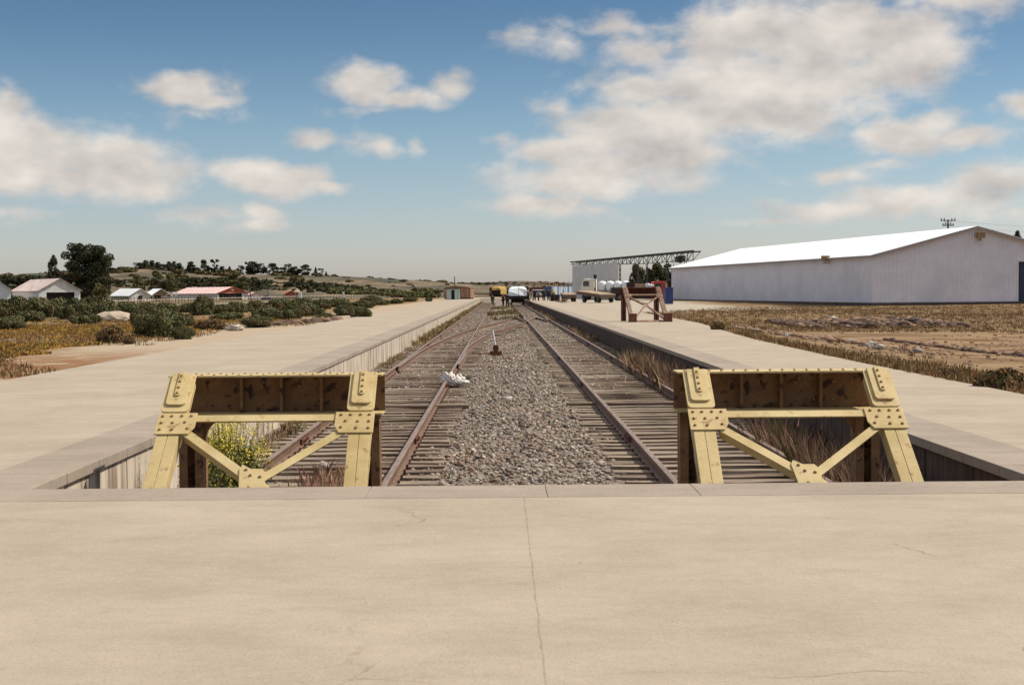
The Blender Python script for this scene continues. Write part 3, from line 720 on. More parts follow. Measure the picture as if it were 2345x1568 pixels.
def bush(px, py, wpx, hpx, label, meshes, group=None, z=None, name='bush', ry=.9, D=None):
    p = G(px, py, -.04) if D is None else Vector((AT(px, py, D).x, D, -.05))
    s = wpx * p.y / F / 2 / .78
    t = tag(empty(name, (p.x, p.y + s * .6, gzs(p.x, p.y + s * .6)), random.uniform(0, 6.28) if ry > .8 else 0), label, 'bush', group)
    hz = hpx * p.y / F / .72
    rz = t.rotation_euler.z
    for me, nm in ((random.choice(meshes), 'foliage'), (STEM, 'stem')):
        o = bpy.data.objects.new(nm, me); COL.objects.link(o); o.parent = t; o.scale = (s, s * .85 if ry > .8 else s, hz)
    return t

# tufts: grass blades
def tufts(name, pts, hts, mats, nb=14, spread=.12, wid=.012, seed=1, parent=None, probs=None, lean=.5, tag_=None):
    r = np.random.default_rng(seed); n = len(pts); P_ = np.repeat(np.asarray(pts), nb, 0); h = np.repeat(hts, nb) * r.uniform(.45, 1.1, n * nb)
    N_ = n * nb; th = r.uniform(0, 6.28, N_); rad = r.uniform(0, 1, N_) ** .5 * np.repeat(hts, nb) * spread / .12 * .35
    b0 = P_ + np.stack([np.cos(th) * rad, np.sin(th) * rad, np.full(N_, -.02)], 1)
    ln = np.stack([np.cos(th), np.sin(th), np.zeros(N_)], 1) * (h * lean * r.uniform(.2, 1, N_))[:, None]
    tip = b0 + ln + np.stack([np.zeros(N_), np.zeros(N_), h], 1); mid = b0 + ln * .35 + np.stack([np.zeros(N_), np.zeros(N_), h * .6], 1)
    ph = r.uniform(0, 3.14, N_); sd_ = np.stack([np.cos(ph), np.sin(ph), np.zeros(N_)], 1) * (wid * r.uniform(.6, 1.4, N_) * (h / h.mean()) ** .3)[:, None]
    V = np.stack([b0 - sd_, b0 + sd_, mid + sd_ * .9, tip, mid - sd_ * .9], 1).reshape(-1, 3)
    Fc = np.arange(5 * N_).reshape(N_, 5)
    mi = np.repeat(r.choice(len(mats), n, p=probs), nb); sw = r.uniform(size=N_) < .3; mi = np.where(sw, r.choice(len(mats), N_, p=probs), mi)
    return np_mesh(name, V, Fc, mats, mi, parent)

# ------------------------------------------------------------------ large white warehouse
def corrugated(name, c, c2, freq, ax='xy', rough=.5, dark=None, s3=.25, t3=(.5, .8), dist=.03):
    m = mat(name, c, c2, scale=.8, rough=rough, c3=dark, s3=s3, t3=t3); t = m.node_tree
    if 'corr' in m: return m
    m['corr'] = 1; b = t.nodes['Principled BSDF']
    w = t.nodes.new('ShaderNodeTexWave'); w.inputs['Scale'].default_value = freq; w.bands_direction = 'X'; w.wave_profile = 'SIN'
    mp = t.nodes.new('ShaderNodeTexCoord'); t.links.new(mp.outputs['UV'], w.inputs['Vector'])
    bp = t.nodes.new('ShaderNodeBump'); bp.inputs['Strength'].default_value = 1; bp.inputs['Distance'].default_value = dist
    t.links.new(w.outputs[0], bp.inputs['Height']); t.links.new(bp.outputs[0], b.inputs['Normal'])
    return m
def strip_uv(o):                             # u runs along the wall in metres
    me = o.data; uv = me.uv_layers.new(name='UVMap')
    for p in me.polygons:
        n = p.normal; d = Vector((0, 0, 1)).cross(n); d = Vector((1, 0, 0)) if d.length < .05 else d.normalized()
        if abs(n.z) > .7: d = o.get('ribdir') and Vector(o['ribdir']) or Vector((1, 0, 0))
        for li in p.loop_indices:
            v = me.vertices[me.loops[li].vertex_index].co; uv.data[li].uv = (v.dot(d), v.z)
M_wh = corrugated('white ribbed wall', (.72, .685, .72), (.80, .77, .79), 1.2, dark=(.64, .60, .64), dist=.05)
M_wg = corrugated('grey panel wall', (.52, .49, .47), (.60, .57, .55), .7)
def warehouse():
    X0, Y0, a, w, L_, ze, zr = 35.45, 135.3, .1504, 10.52, 71.1, 4.69, 7.36
    t = tag(empty('warehouse', (X0, Y0, 0), a), 'large white metal warehouse with low gable roof and grey shaded walls', 'warehouse')
    # local: x along the gable, y along the long side
    b = MB(); W2 = 2 * w
    b.add([(0, 0, -.1), (.2, 0, -.1), (.2, L_, -.1), (0, L_, -.1), (0, 0, ze), (.2, 0, ze), (.2, L_, ze), (0, L_, ze)], [(0, 3, 2, 1), (4, 5, 6, 7), (0, 1, 5, 4), (1, 2, 6, 5), (2, 3, 7, 6), (3, 0, 4, 7)])
    b.box(W2 - .2, W2, 0, L_, -.1, ze)
    o = b.build('wall', M_wh, t); strip_uv(o)
    dx0, dx1, dz = 14.95, 19.4, 4.0
    b = MB()
    b.prism([(.2, .0, -.1), (dx0, .0, -.1), (dx0, 0, dz), (dx1, 0, dz), (dx1, 0, -.1), (W2 - .2, 0, -.1), (W2 - .2, 0, ze), (w, 0, zr - .05), (.2, 0, ze)], (0, .2, 0))
    o = b.build('gable_wall', M_wh, t); strip_uv(o)
    b = MB(); b.prism([(.2, L_ - .2, -.1), (W2 - .2, L_ - .2, -.1), (W2 - .2, L_ - .2, ze), (w, L_ - .2, zr - .05), (.2, L_ - .2, ze)], (0, .2, 0)); o = b.build('gable_wall', M_wh, t); strip_uv(o)
    b = MB(); e = .35
    for s in (0, 1):
        xs = (-e, w) if s == 0 else (W2 + e, w); zz = (ze - e * (zr - ze) / w + .02, zr + .02)
        b.hexa([(xs[0], -e, zz[0]), (xs[1], -e, zz[1]), (xs[1], L_ + e, zz[1]), (xs[0], L_ + e, zz[0])], [(xs[0], -e, zz[0] + .06), (xs[1], -e, zz[1] + .06), (xs[1], L_ + e, zz[1] + .06), (xs[0], L_ + e, zz[0] + .06)])
    b.build('roof', M_roofw, t)
    b = MB(); mt = mat('grey trim', (.33, .29, .28))
    for s in (-1, 1):
        b.bar((w, -e - .02, zr - .03), (w + s * (w + e), -e - .02, ze - .20), .03, .2)
        b.bar((w + s * (w + e + .01), -e, ze - .18), (w + s * (w + e + .01), L_ + e, ze - .18), .03, .14)
    b.build('eave_trim', mt, t)
    b = MB(); b.box(-.12, W2 + .12, -.12, L_ + .12, -.35, .16)
    b.build('plinth', mat('plinth and shadow', (.07, .05, .04), (.13, .09, .07), scale=1), t)  # foundation strip, with the shadow at the wall foot darkened into its colour
    b = MB(); b.box(dx0 + .02, dx1 - .02, .12, .17, .17, dz - .02)
    b.build('door', mat('dark opening shade', (.03, .04, .07), (.05, .06, .09), scale=2), t)  # dark panel stands in for the shade inside the door opening
    b = MB(); b.box(dx0 - .12, dx0 - .01, -.06, .0, .17, dz + .1); b.box(dx0 - .12, dx1 + .12, -.06, 0, dz + .1, dz + .2); b.build('door_frame', M_white, t)
    for (p, n) in (((-.03, 10.6, ze - .12), (-1, 0)), ((w + .25, -.03, zr - .85), (0, -1))):
        b = MB(); x, y, z = p; nx, ny = n
        b.bar((x, y, z - .42), (x + nx * .75, y + ny * .75, z - .42), .09, .07)
        q = (x + nx * .45, y + ny * .45)
        b.box(q[0] - .38, q[0] + .38, q[1] - .28, q[1] + .28, z - .22, z + .34); b.box(q[0] - .05, q[0] + .05, q[1] - .05, q[1] + .05, z - .42, z - .2)
        f_ = b.build('floodlight', mat('floodlight casing', (.22, .15, .08), (.34, .24, .14), scale=3), t, bevel=.03)
        f_['label'] = 'brown boxy floodlight fixed on the wall'
    return t
warehouse()
b = MB()
for k in range(1, 240):
    pass

# ------------------------------------------------------------------ steel frame shed under construction
def frame_shed():
    A = Vector((29.9 + .0, 220, 0)); B_ = Vector((15.0, 301, 0)); d = (B_ - A); Ln = d.length; d.normalize()
    t = tag(empty('steel_shed', A, math.atan2(d.y, d.x)), 'tall steel shed frame with one grey panelled wall and open roof truss', 'shed frame')
    top = 7.5; M_ = mat('dark frame steel', (.05, .045, .045), (.09, .08, .075), scale=4)
    def xa(px, base=A):                       # distance along the frame of a picture column
        s = ray(px, 660); s = s.x / s.y; return (s * A.y - A.x) / (d.x - s * d.y)
    def top_b(x): return top - 1.45 + .9 * min(1, max(0, (x - 28) / 55))
    b = MB(); b.bar((0, 0, top), (Ln, 0, top), .28, .22); 
    n = 30; xs = np.linspace(0, Ln, n + 1)
    for i in range(n):
        b.bar((xs[i], 0, top_b(xs[i])), (xs[i + 1], 0, top_b(xs[i + 1])), .12, .12)
        p, q = ((xs[i], top_b(xs[i])), (xs[i + 1], top)) if i % 2 else ((xs[i], top), (xs[i + 1], top_b(xs[i + 1])))
        b.bar((p[0], 0, p[1]), (q[0], 0, q[1]), .10, .10); b.bar((xs[i], 0, top_b(xs[i])), (xs[i], 0, top), .1, .1)
    # second truss line further back
    for i in range(0, n, 2):
        b.bar((xs[i], 0, top - .1), (xs[i], -1.2, top - .1), .1, .14); b.bar((xs[i], -1.2, top - .1), (xs[i], 0, top_b(xs[i])), .08, .08)
    b.bar((0, -1.2, top - .1), (Ln, -1.2, top - .1), .14, .2)
    b.build('roof_truss', M_, t)
    for px in (1420, 1461, 1481.5, 1528.5, 1570):
        x = xa(px); b = MB()
        for o in (-.22, .22): b.bar((x + o * 2, 0, -.1), (x + o * 2, 0, top_b(x) - .06), .12, .12)
        z = .3
        while z < top_b(x) - 1.2: b.bar((x - .44, 0, z), (x + .44, 0, z + .9), .07, .07); b.bar((x + .44, 0, z + .9), (x - .44, 0, z + 1.8), .07, .07) if z < top_b(x) - 2 else None; z += 1.8
        b.build('lattice_post', M_, t)
    x0, x1 = xa(1419), xa(1315); b = MB(); b.box(x0, x1, .25, .4, -.1, top - .85)
    o = b.build('panel_wall', M_wg, t); strip_uv(o)
frame_shed()

# ------------------------------------------------------------------ hills and far country
M_hill = mat('scrubby hillside', (.19, .13, .07), (.080, .062, .031), scale=.06, contrast=(.40, .60), c3=(.052, .047, .024), s3=.03, t3=(.48, .60), stretch=(1, .35, 1), bump=1, bscale=.25, bdist=2.0)
M_hilld = mat('wooded hillside', (.045, .042, .022), (.085, .075, .035), scale=.05, bump=1, bscale=.25, bdist=2.0)
def hill(name, prof, Dr, Df, m, amp=.6, dz=0):
    pr_ = sorted(prof); px0, px1 = pr_[0][0], pr_[-1][0]; nX = 160; rows = np.concatenate([np.linspace(0, 1, 12), [1.15, 1.5]]); V = []
    for i in range(nX):
        px = px0 + (px1 - px0) * i / (nX - 1); py = np.interp(px, [p[0] for p in pr_], [p[1] for p in pr_]) + dz
        top = AT(px, py, Dr); sl = top.x / Dr
        for s in rows:
            D = Df + (Dr - Df) * s; h = top.z * (3 * min(s, 1) ** 2 - 2 * min(s, 1) ** 3) if s <= 1 else top.z * (1 - (s - 1) * .8)
            x = sl * D; h += float(fbm(np.array([x]), np.array([D]), 31, 4, .03)[0]) * amp * min(1, s * 2) * top.z * .12 + (float(fbm(np.array([x]), np.array([D]), 8, 3, .25)[0]) * .25 * min(1, s * 2))
            V.append((x, D, max(h, -.6) if s > 0 else -.8))
    nr = len(rows); vid = np.arange(nX * nr).reshape(nX, nr)
    fa = np.stack([vid[:-1, :-1].ravel(), vid[1:, :-1].ravel(), vid[1:, 1:].ravel(), vid[:-1, 1:].ravel()], 1)
    return tag(np_mesh(name, np.array(V), fa, m, smooth=True), kind='structure')
hill('hills', [(-700, 640), (-300, 634), (0, 633), (60, 628), (110, 628), (250, 620), (330, 616), (420, 626), (560, 627), (650, 628), (740, 631), (800, 636), (900, 641), (1000, 646), (1040, 650), (1120, 655)], 640, 330, M_hill)
hill('hills', [(600, 640), (760, 636), (860, 639), (940, 643), (1000, 646), (1060, 648.5), (1110, 650), (1160, 646), (1190, 646), (1260, 648), (1330, 650), (1500, 650), (1800, 648), (2300, 642), (2900, 636)], 1100, 560, M_hill, amp=.9)

# ------------------------------------------------------------------ trees
def crown_lobes(kind, seed):
    r = random.Random(seed); L_ = []
    if kind == 'round':
        for k in range(22):
            z = r.uniform(.06, .9); w = math.sin(math.pi * min(1, (z + .12) / 1.1)) * .27; a = r.uniform(0, 6.28); s = r.uniform(.10, .17)
            L_.append((w * math.cos(a), w * math.sin(a), z, s, s, s * .85))
    elif kind == 'cone':
        for k in range(20):
            z = .06 + .92 * k / 19; w = (1 - z) * .15; a = k * 2.4; s = .055 + (1 - z) * .17
            L_.append((w * math.cos(a), w * math.sin(a), z, s, s, .07))
    elif kind == 'airy':
        for k in range(12):
            z = r.uniform(.22, .97); a = r.uniform(0, 6.28); w = r.uniform(.04, .2) * (1.15 - abs(z - .7)); s = r.uniform(.06, .11)
            L_.append((w * math.cos(a), w * math.sin(a), z, s, s, s * .9))
    elif kind == 'wide':
        for k in range(22):
            z = r.uniform(.12, .88); w = .42 * math.sin(math.pi * min(.95, z + .12)); a = r.uniform(0, 6.28); w *= r.uniform(.4, 1); s = r.uniform(.12, .19)
            L_.append((w * math.cos(a), w * math.sin(a), z, s, s, s * .8))
    return L_
TREE = {}
for kind, n, sz, mats in (('round', 2600, .028, G_dark), ('cone', 2200, .026, G_dark), ('airy', 900, .028, G_dark), ('wide', 3600, .026, G_oliv)):
    TREE[kind] = [plant_mesh('crown', crown_lobes(kind, 7 * k + len(kind)), n, sz, mats, 300 + k) for k in range(3)]
TREE['olivecone'] = [plant_mesh('crown', crown_lobes('wide', 61), 4200, .024, G_oliv[:2] + G_dark[:2], 77)]
TREE['oliveround'] = [plant_mesh('crown', crown_lobes('round', 63), 3600, .024, G_oliv[:2] + [G_gorse[0]], 78)]
_b = MB(); _b.tube([(0, 0, -.04), (.005, 0, .3), (-.005, .01, .6), (0, 0, .9)], [.022, .017, .012, .004], 7)
for a in range(6): _b.tube([(0, 0, .28 + a * .09), (math.cos(a * 2) * .13, math.sin(a * 2) * .13, .38 + a * .09)], [.009, .003], 5)
_o = _b.build('trunk', M_trunk); TRUNK = _o.data; bpy.data.objects.remove(_o)
def tree(px, top, base, wpx, D, kind, label, group=None, zb=None, name='tree', cat='tree'):
    p = AT(px, base, D); tp = AT(px, top, D); h = tp.z - p.z; w = wpx * D / F
    t = tag(empty(name, (p.x, D, p.z), random.uniform(0, 6.28)), label, cat, group)
    full = {'round': .74, 'cone': .46, 'airy': .52, 'wide': .95, 'olivecone': .95, 'oliveround': .66}[kind]
    s = w / full
    for me, nm in ((random.choice(TREE[kind]), 'crown'), (TRUNK, 'trunk')):
        o = bpy.data.objects.new(nm, me); COL.objects.link(o); o.parent = t; o.scale = (s, s, h)
    return t
# the big dark pine behind the white gabled house
def big_pine():
    D = 300; p = AT(205, 700, D); k = D / F; r = random.Random(2)
    t = tag(empty('pine_tree', (p.x, D, p.z)), 'big dark broad pine tree behind the white gabled house', 'tree')
    L_ = []
    spec = [(-38, 567, 20, 12), (-20, 566, 18, 10), (5, 570, 18, 11), (28, 572, 20, 14), (42, 590, 14, 12), (-45, 585, 14, 12), (-30, 590, 22, 16), (0, 592, 26, 16), (24, 600, 24, 18),
            (-42, 612, 20, 12), (-10, 618, 28, 16), (22, 622, 26, 16), (46, 606, 10, 6), (50, 618, 10, 4), (-48, 640, 20, 12), (-15, 645, 32, 18), (22, 648, 32, 18), (0, 670, 45, 20), (-35, 665, 26, 16), (38, 668, 26, 16), (40, 640, 16, 10), (-8, 600, 30, 18), (0, 585, 26, 16), (10, 630, 36, 20), (-20, 630, 30, 18), (-25, 606, 22, 14), (15, 612, 26, 16)]
    for dx, py, rx, rz_ in spec:
        for q in range(2):
            z = AT(205, py, D).z - p.z
            L_.append((dx * k + r.uniform(-.3, .3), r.uniform(-2.6, 2.6), z + r.uniform(-.4, .4), rx * k * .8, 1.5, rz_ * k * .85))
    o = bpy.data.objects.new('crown', plant_mesh('crown', L_, 24000, .17, G_dark, 5)); COL.objects.link(o); o.parent = t
    b = MB(); b.tube([(0, 0, -.3), (.2, 0, 5), (-.3, .2, 9)], [.5, .38, .15], 8)
    for q in range(7): a = q * 1.3; b.tube([(0, 0, 3 + q * .8), (math.cos(a) * 3.2, math.sin(a) * 1.6, 5 + q * .8)], [.16, .04], 6)
    b.build('trunk', M_trunk, t)
big_pine()
tree(122, 583, 700, 32, 310, 'round', 'smaller dark pine just left of the big broad pine', name='pine_tree')
tree(128, 615, 700, 42, 305, 'round', 'low dark pine crowding the left foot of the big pine', name='pine_tree')
tree(232, 640, 702, 50, 285, 'wide', 'dark leafy tree at the right foot of the big pine')
# trees along the left ridge
ROW = [(318, 600, 36, 'round'), (334, 597, 24, 'cone'), (349, 597, 24, 'cone'), (362, 601, 22, 'cone'), (375, 603, 24, 'round'), (388, 600, 20, 'cone'), (399, 599, 18, 'cone'), (410, 603, 22, 'cone')]
OR = ['first', 'second', 'third', 'fourth', 'fifth', 'sixth', 'seventh', 'eighth', 'ninth', 'tenth', 'eleventh', 'twelfth', 'thirteenth', 'fourteenth']
for k, (px, top, w, kd) in enumerate(ROW): tree(px, top, 637, w * 1.8, 600 + k * 3, kd, f'{OR[k]} dark conifer from the left in the dense ridge row', 'dark conifers in a dense row on the ridge', name='conifer', cat='tree')
SGL = [(436, 597, 632, 24, 'round', 'rounded dark tree just right of the dense conifer row'), (450, 612, 634, 22, 'round', 'low dark tree beside the rounded tree on the ridge'),
       (468, 594, 632, 20, 'round', 'tall upright dark tree, tallest left of the airy gum tree'), (491, 593, 628, 20, 'airy', 'airy thin gum tree with sky showing through on the ridge'), (480, 612, 636, 22, 'round', 'bushy dark tree between upright tree and airy gum tree'),
       (510, 608, 638, 20, 'round', 'small pointed dark tree right of the airy gum tree'), (526, 610, 624, 10, 'cone', 'tiny lone dark tree on the ridge'), (551, 607, 626, 17, 'round', 'small round dark tree left of the three merged crowns'),
       (567, 599, 624, 14, 'airy', 'left one of three merged ridge trees'), (580, 597, 624, 26, 'round', 'middle and tallest of three merged ridge trees'), (597, 602, 624, 22, 'round', 'right one of three merged ridge trees'),
       (625, 602, 630, 26, 'round', 'broad dark tree opening the second ridge group'), (645, 608, 628, 16, 'airy', 'thin tree behind the second ridge group'), (661, 603, 628, 22, 'round', 'round crowned tree in middle of second ridge group'),
       (676, 609, 628, 18, 'round', 'low crowned tree with pale gap beneath on ridge'), (698, 605, 632, 26, 'round', 'leaning dark tree closing the second ridge group'),
       (723, 612, 632, 9, 'cone', 'small pointed tree on the ridge'), (735, 614, 634, 14, 'airy', 'small thin crowned tree on the ridge slope'), (747, 622, 636, 8, 'cone', 'tiny pointed tree furthest right on the ridge slope')]
for px, top, base, w, kd, lb in SGL: tree(px, top, base + 3, w * 1.3, 610, kd, lb, 'separate trees along the ridge')
MID = [(315, 628, 672, 46, 'wide', 'dark olive tree behind the white twin roofed sheds'), (360, 620, 672, 50, 'wide', 'round brown olive tree above the twin roofed sheds'), (392, 622, 672, 44, 'wide', 'rounded olive tree right of the brown olive one'),
       (535, 624, 668, 56, 'wide', 'broad olive tree behind the gable of the red roofed house'), (556, 632, 668, 34, 'wide', 'olive tree at the right end of the red roofed house'), (505, 640, 664, 30, 'wide', 'small olive tree over the striped roof')]
for px, top, base, w, kd, lb in MID: tree(px, top, base, w, 400, kd, lb, 'olive coloured trees behind the red roofed house')
FR = [(1457, 600, 685, 22, 'olivecone', 'pointed green tree left under the open shed truss'), (1470, 612, 685, 20, 'oliveround', 'low round green tree between truss posts'), (1487, 610, 685, 18, 'olivecone', 'slim pointed green tree between the truss posts'),
      (1504, 597, 685, 30, 'olivecone', 'tallest pointed green tree under the open shed truss'), (1520, 612, 685, 22, 'oliveround', 'dark green tree touching the warehouse corner'), (1543, 590, 690, 30, 'airy', 'thin tree showing above the warehouse roof edge')]
for px, top, base, w, kd, lb in FR: tree(px, top, base, w * 1.9, 330, kd, lb, 'green trees beyond the steel shed frame')
for px, top, w, lb in ((2332, 527, 22, 'dark tree top showing over the warehouse roof at far right'), (2312, 534, 12, 'small dark tree top beside the far right tree above roof')): tree(px, top, 690, w * 1.6, 260, 'round', lb, 'tree tops over the warehouse roof')

def woods(name, label, pts, D, n, mats, seed, thick=14, size=.5, ls=1.0):
    r = random.Random(seed); L_ = []
    for i in range(len(pts) - 1):
        (x0, t0, b0), (x1, t1, b1) = pts[i], pts[i + 1]; m_ = max(2, int((x1 - x0) / 9))
        for k in range(m_):
            u = k / m_; px = x0 + (x1 - x0) * u; tp = t0 + (t1 - t0) * u + r.uniform(-2, 3); bt = b0 + (b1 - b0) * u
            for q in range(3):
                y = tp + (bt - tp) * (q + .45) / 3; DD = D + r.uniform(-thick, thick) + (2 - q) * thick
                p = AT(px, y, DD); s = ls * r.uniform(8, 14) * DD / F
                L_.append((p.x, p.y, p.z, s, s * 1.2, max(.2, min(s * .7, (bt - tp) / 3 * DD / F))))
    V, Fc, mi = leaf_cloud(L_, n, size, len(mats), np.random.default_rng(seed))
    return tag(np_mesh(name, V, Fc, mats, mi), label, 'woodland', kind='stuff')
woods('woodland', 'dark wooded slope behind the houses at far left', [(-350, 640, 690), (0, 636, 690), (60, 631, 690), (120, 632, 690), (250, 628, 685)], 380, 30000, G_dark, 1, size=.42)
woods('woodland', 'dark scrub belt running below the ridge behind the red roofed house', [(240, 640, 680), (330, 648, 680), (470, 636, 676), (560, 640, 672), (640, 648, 672), (700, 646, 671), (760, 652, 671), (830, 660, 673), (900, 664, 674)], 430, 40000, G_dark + [G_oliv[0]], 2, size=.42)
woods('woodland', 'low scattered scrub along the far horizon', [(740, 634, 638), (860, 640, 643), (960, 645, 648), (1060, 649, 652), (1160, 647, 649), (1300, 649, 651)], 900, 6000, [G_oliv[0], G_oliv[1], G_gorse[3]], 3, size=.7, thick=30, ls=.4)
woods('woodland', 'green scrub on the slope left of the mint hut', [(760, 660, 671), (860, 664, 675), (940, 667, 679), (1010, 662, 679)], 300, 7000, [G_gorse[0], G_gorse[1], G_oliv[1]], 4, size=.26)
woods('woodland', 'tawny green scrub on the flat behind the wagons', [(1060, 657, 668), (1120, 660, 672), (1230, 660, 672), (1300, 658, 668)], 560, 2500, [G_oliv[1], G_gorse[3], G_dry[1], G_oliv[0]], 6, size=.45)

def scrub(label, px0, px1, y_of, Dr, Df, n, seed, mats, nl, ks=1.0):
    r = random.Random(seed); L_ = []
    pr_ = [(-300, 634), (0, 633), (60, 628), (110, 628), (250, 620), (330, 616), (420, 626), (560, 627), (650, 628), (740, 631), (800, 636), (900, 641), (1000, 646), (1040, 650)] if y_of == 0 else [(740, 636.6), (860, 639), (940, 643), (1000, 646), (1060, 648.5), (1110, 650), (1160, 646), (1260, 648), (1330, 650)]
    for _ in range(nl):
        px = r.uniform(px0, px1); u = r.uniform(.30, .97); D = Df + (Dr - Df) * u
        py = np.interp(px, [p[0] for p in pr_], [p[1] for p in pr_]); top = AT(px, py, Dr); h = top.z * (3 * u * u - 2 * u ** 3); x = top.x / Dr * D
        if math.sin(px * .05 + u * 9) + r.uniform(-1, 1) < 0: continue
        s = ks * (1 if px < 720 else .6) * r.uniform(.7, 2.1) * D / 500; L_.append((x, D, h + s * .25, s * 1.3, s, s * .5))
    V, Fc, mi = leaf_cloud(L_, n, .38 * Dr / 600, len(mats), np.random.default_rng(seed)); return tag(np_mesh('hillside_scrub', V, Fc, mats, mi), label, 'scrub', kind='stuff')
scrub('scattered dark scrub over the near hillside', -300, 1040, 0, 640, 330, 24000, 5, [G_oliv[0], G_oliv[1], G_oliv[1], G_gorse[3]], 420)
scrub('scattered scrub over the far hillside', 740, 1330, 1, 1100, 560, 6000, 6, [G_oliv[0], G_oliv[2], G_oliv[1], G_gorse[3]], 170, .45)

# ------------------------------------------------------------------ houses on the left
def sidehit(A, d, px):
    s = ray(px, 680); s = s.x / s.y; return (s * A.y - A.x) / (d.x - s * d.y)
def house(label, pxA, pxB, pxC, D, th, eave, peak, roofm, wallm, cat='house', name='house', zb=-.6, door=None, gablem=None, side=1, over=.35):
    A = AT(pxA, eave, D); f = Vector((math.cos(th), math.sin(th), 0)); s = Vector((-math.sin(th), math.cos(th), 0))
    w = sidehit(A, f, pxB); L_ = abs(sidehit(A, s, pxC)); mid = A + f * w / 2
    ze = A.z; zp = AT(mid.x / mid.y * F + 1145, peak, mid.y).z
    t = tag(empty(name, (A.x, A.y, 0), th), label, cat)
    b = MB(); b.box(0, .15, 0, L_, zb, ze - .02); b.box(w - .15, w, 0, L_, zb, ze - .02); b.box(.15, w - .15, L_ - .15, L_, zb, ze - .02)
    if door:
        a, c, h = door; b.box(.15, a * w, 0, .15, zb, ze - .02); b.box(c * w, w - .15, 0, .15, zb, ze - .02)
        if h < 1: b.box(a * w, c * w, 0, .15, zb + (ze - zb) * h, ze - .02)
    else: b.box(.15, w - .15, 0, .15, zb, ze - .02)
    b.build('wall', wallm, t)
    b = MB(); g_ = gablem or wallm
    for y in (0, L_ - .12):
        b = MB(); b.prism([(0, y, ze - .02), (w, y, ze - .02), (w / 2, y, zp - .05)], (0, .12, 0)); b.build('gable', g_, t)
    b = MB(); sl_ = (zp - ze) / (w / 2)
    for q in (0, 1):
        xs = (-over, w / 2) if q == 0 else (w + over, w / 2); zz = (ze - over * sl_, zp)
        b.hexa([(xs[0], -over, zz[0]), (xs[1], -over, zz[1]), (xs[1], L_ + over, zz[1]), (xs[0], L_ + over, zz[0])], [(xs[0], -over, zz[0] + .07), (xs[1], -over, zz[1] + .07), (xs[1], L_ + over, zz[1] + .07), (xs[0], L_ + over, zz[0] + .07)])
    b.build('roof', roofm, t)
    if door:
        b = MB(); b.box(door[0] * w + .02, door[1] * w - .02, .5, .55, zb, ze - .05); b.build('door', M_dark, t)  # dark sheet set in the opening as its painted inner shade
    return t, w, L_, ze, zp
M_roofp = mat('faded pink roof', (.52, .36, .30), (.66, .56, .50), scale=.8, contrast=(.4, .6))
M_hw = mat('house white wall', (.62, .60, .58), (.70, .68, .65), scale=1)
M_hg = mat('weathered white wall', (.50, .47, .42), (.66, .63, .58), scale=.7, stretch=(1, 1, .2))
house('white gabled house with faded pink roof and wide dark opening', 89, 184, 27, 260, R(30), 664.5, 638, M_roofp, M_hw, door=(.18, .86, .86), gablem=M_hg)
house('pale house cut by the left picture edge beside the gabled house', -42, 25, -95, 262, R(22), 663.5, 641, M_hw, M_hw)
house('left one of twin white roofed sheds with open gable front', 297, 345, 253, 300, R(35), 676, 661, M_roofw, M_hg, cat='shed', name='shed', door=(.4, .62, .95))
house('right one of twin white roofed sheds with brown gable front', 347, 390, 330, 303, R(28), 675.5, 661.5, M_roofw, mat('brown boarding', (.20, .13, .08), (.32, .22, .14), scale=2), cat='shed', name='shed', door=(.15, .5, .95))
def striped():
    m = bpy.data.materials.new('red and white striped roof'); m.use_nodes = True; t = m.node_tree; b = t.nodes['Principled BSDF']; b.inputs['Roughness'].default_value = .6
    co = t.nodes.new('ShaderNodeTexCoord').outputs['Object']; w = t.nodes.new('ShaderNodeTexWave'); w.bands_direction = 'Y'; w.inputs['Scale'].default_value = .145; w.inputs['Distortion'].default_value = 1.4; w.inputs['Detail'].default_value = 2
    t.links.new(co, w.inputs['Vector']); t.links.new(ramp(t, w.outputs[0], [(.35, (.62, .20, .12)), (.65, (.86, .80, .76))]), b.inputs['Base Color']); return m
M_redw = mat('red boarding', (.42, .09, .045), (.50, .13, .07), scale=2)
t, w, L_, ze, zp = house('long house with red and white striped roof and red gable front', 497, 568, 396, 330, R(35), 671.3, 657.3, striped(), M_hg, door=(.05, .8, .97), gablem=M_redw)
b = MB(); b.prism([(w / 2 - .42, -.03, zp - .62), (w / 2, -.03, zp - 1.05), (w / 2 + .42, -.03, zp - .62), (w / 2 + .42, -.03, zp - .45), (w / 2 - .42, -.03, zp - .45)], (0, .025, 0)); b.build('gable_emblem', M_hw, t)
t, w, L_, ze, zp = house('small white shed with red edged roof right of the striped house', 573, 597, 566, 345, R(12), 674.5, 669.5, striped(), M_hw, cat='shed', name='shed')
house('small low red shed near the white concrete post', 657, 676, 652, 360, R(10), 671, 666.8, M_redw, M_redw, cat='shed', name='shed')
p = AT(680, 676, 355); b = MB(); b.tube([(0, 0, -.8), (0, 0, .25)], .28, 10)
hb = tag(empty('thatched_shelter', (p.x, 355, AT(680, 669, 355).z)), 'small round thatched shelter by the red shed', 'shelter')
b.build('post', M_wood, hb); b = MB(); b.tube([(0, 0, 0), (0, 0, .5), (0, 0, 1.0)], [1.15, .6, .03], 14); b.build('thatch', mat('thatch', (.30, .2, .12), (.42, .3, .2), scale=4), hb)
# pale boom barrier frame by the striped house
b = MB(); q0, q1, q2 = AT(374, 681, 250), AT(403, 671, 250), AT(406, 682, 250)
b.bar(q0, AT(392, 669, 250), .10, .10); b.bar(AT(370, 680, 250), AT(388, 681, 250), .14, .14); b.bar(AT(392, 669, 250), AT(410, 667.5, 250), .12, .12); b.bar(AT(404, 668, 250), AT(401, 684, 250), .28, .2)
tag(b.build('gate_frame', M_white), 'white slanting gate frame at the left end of striped house', 'gate')

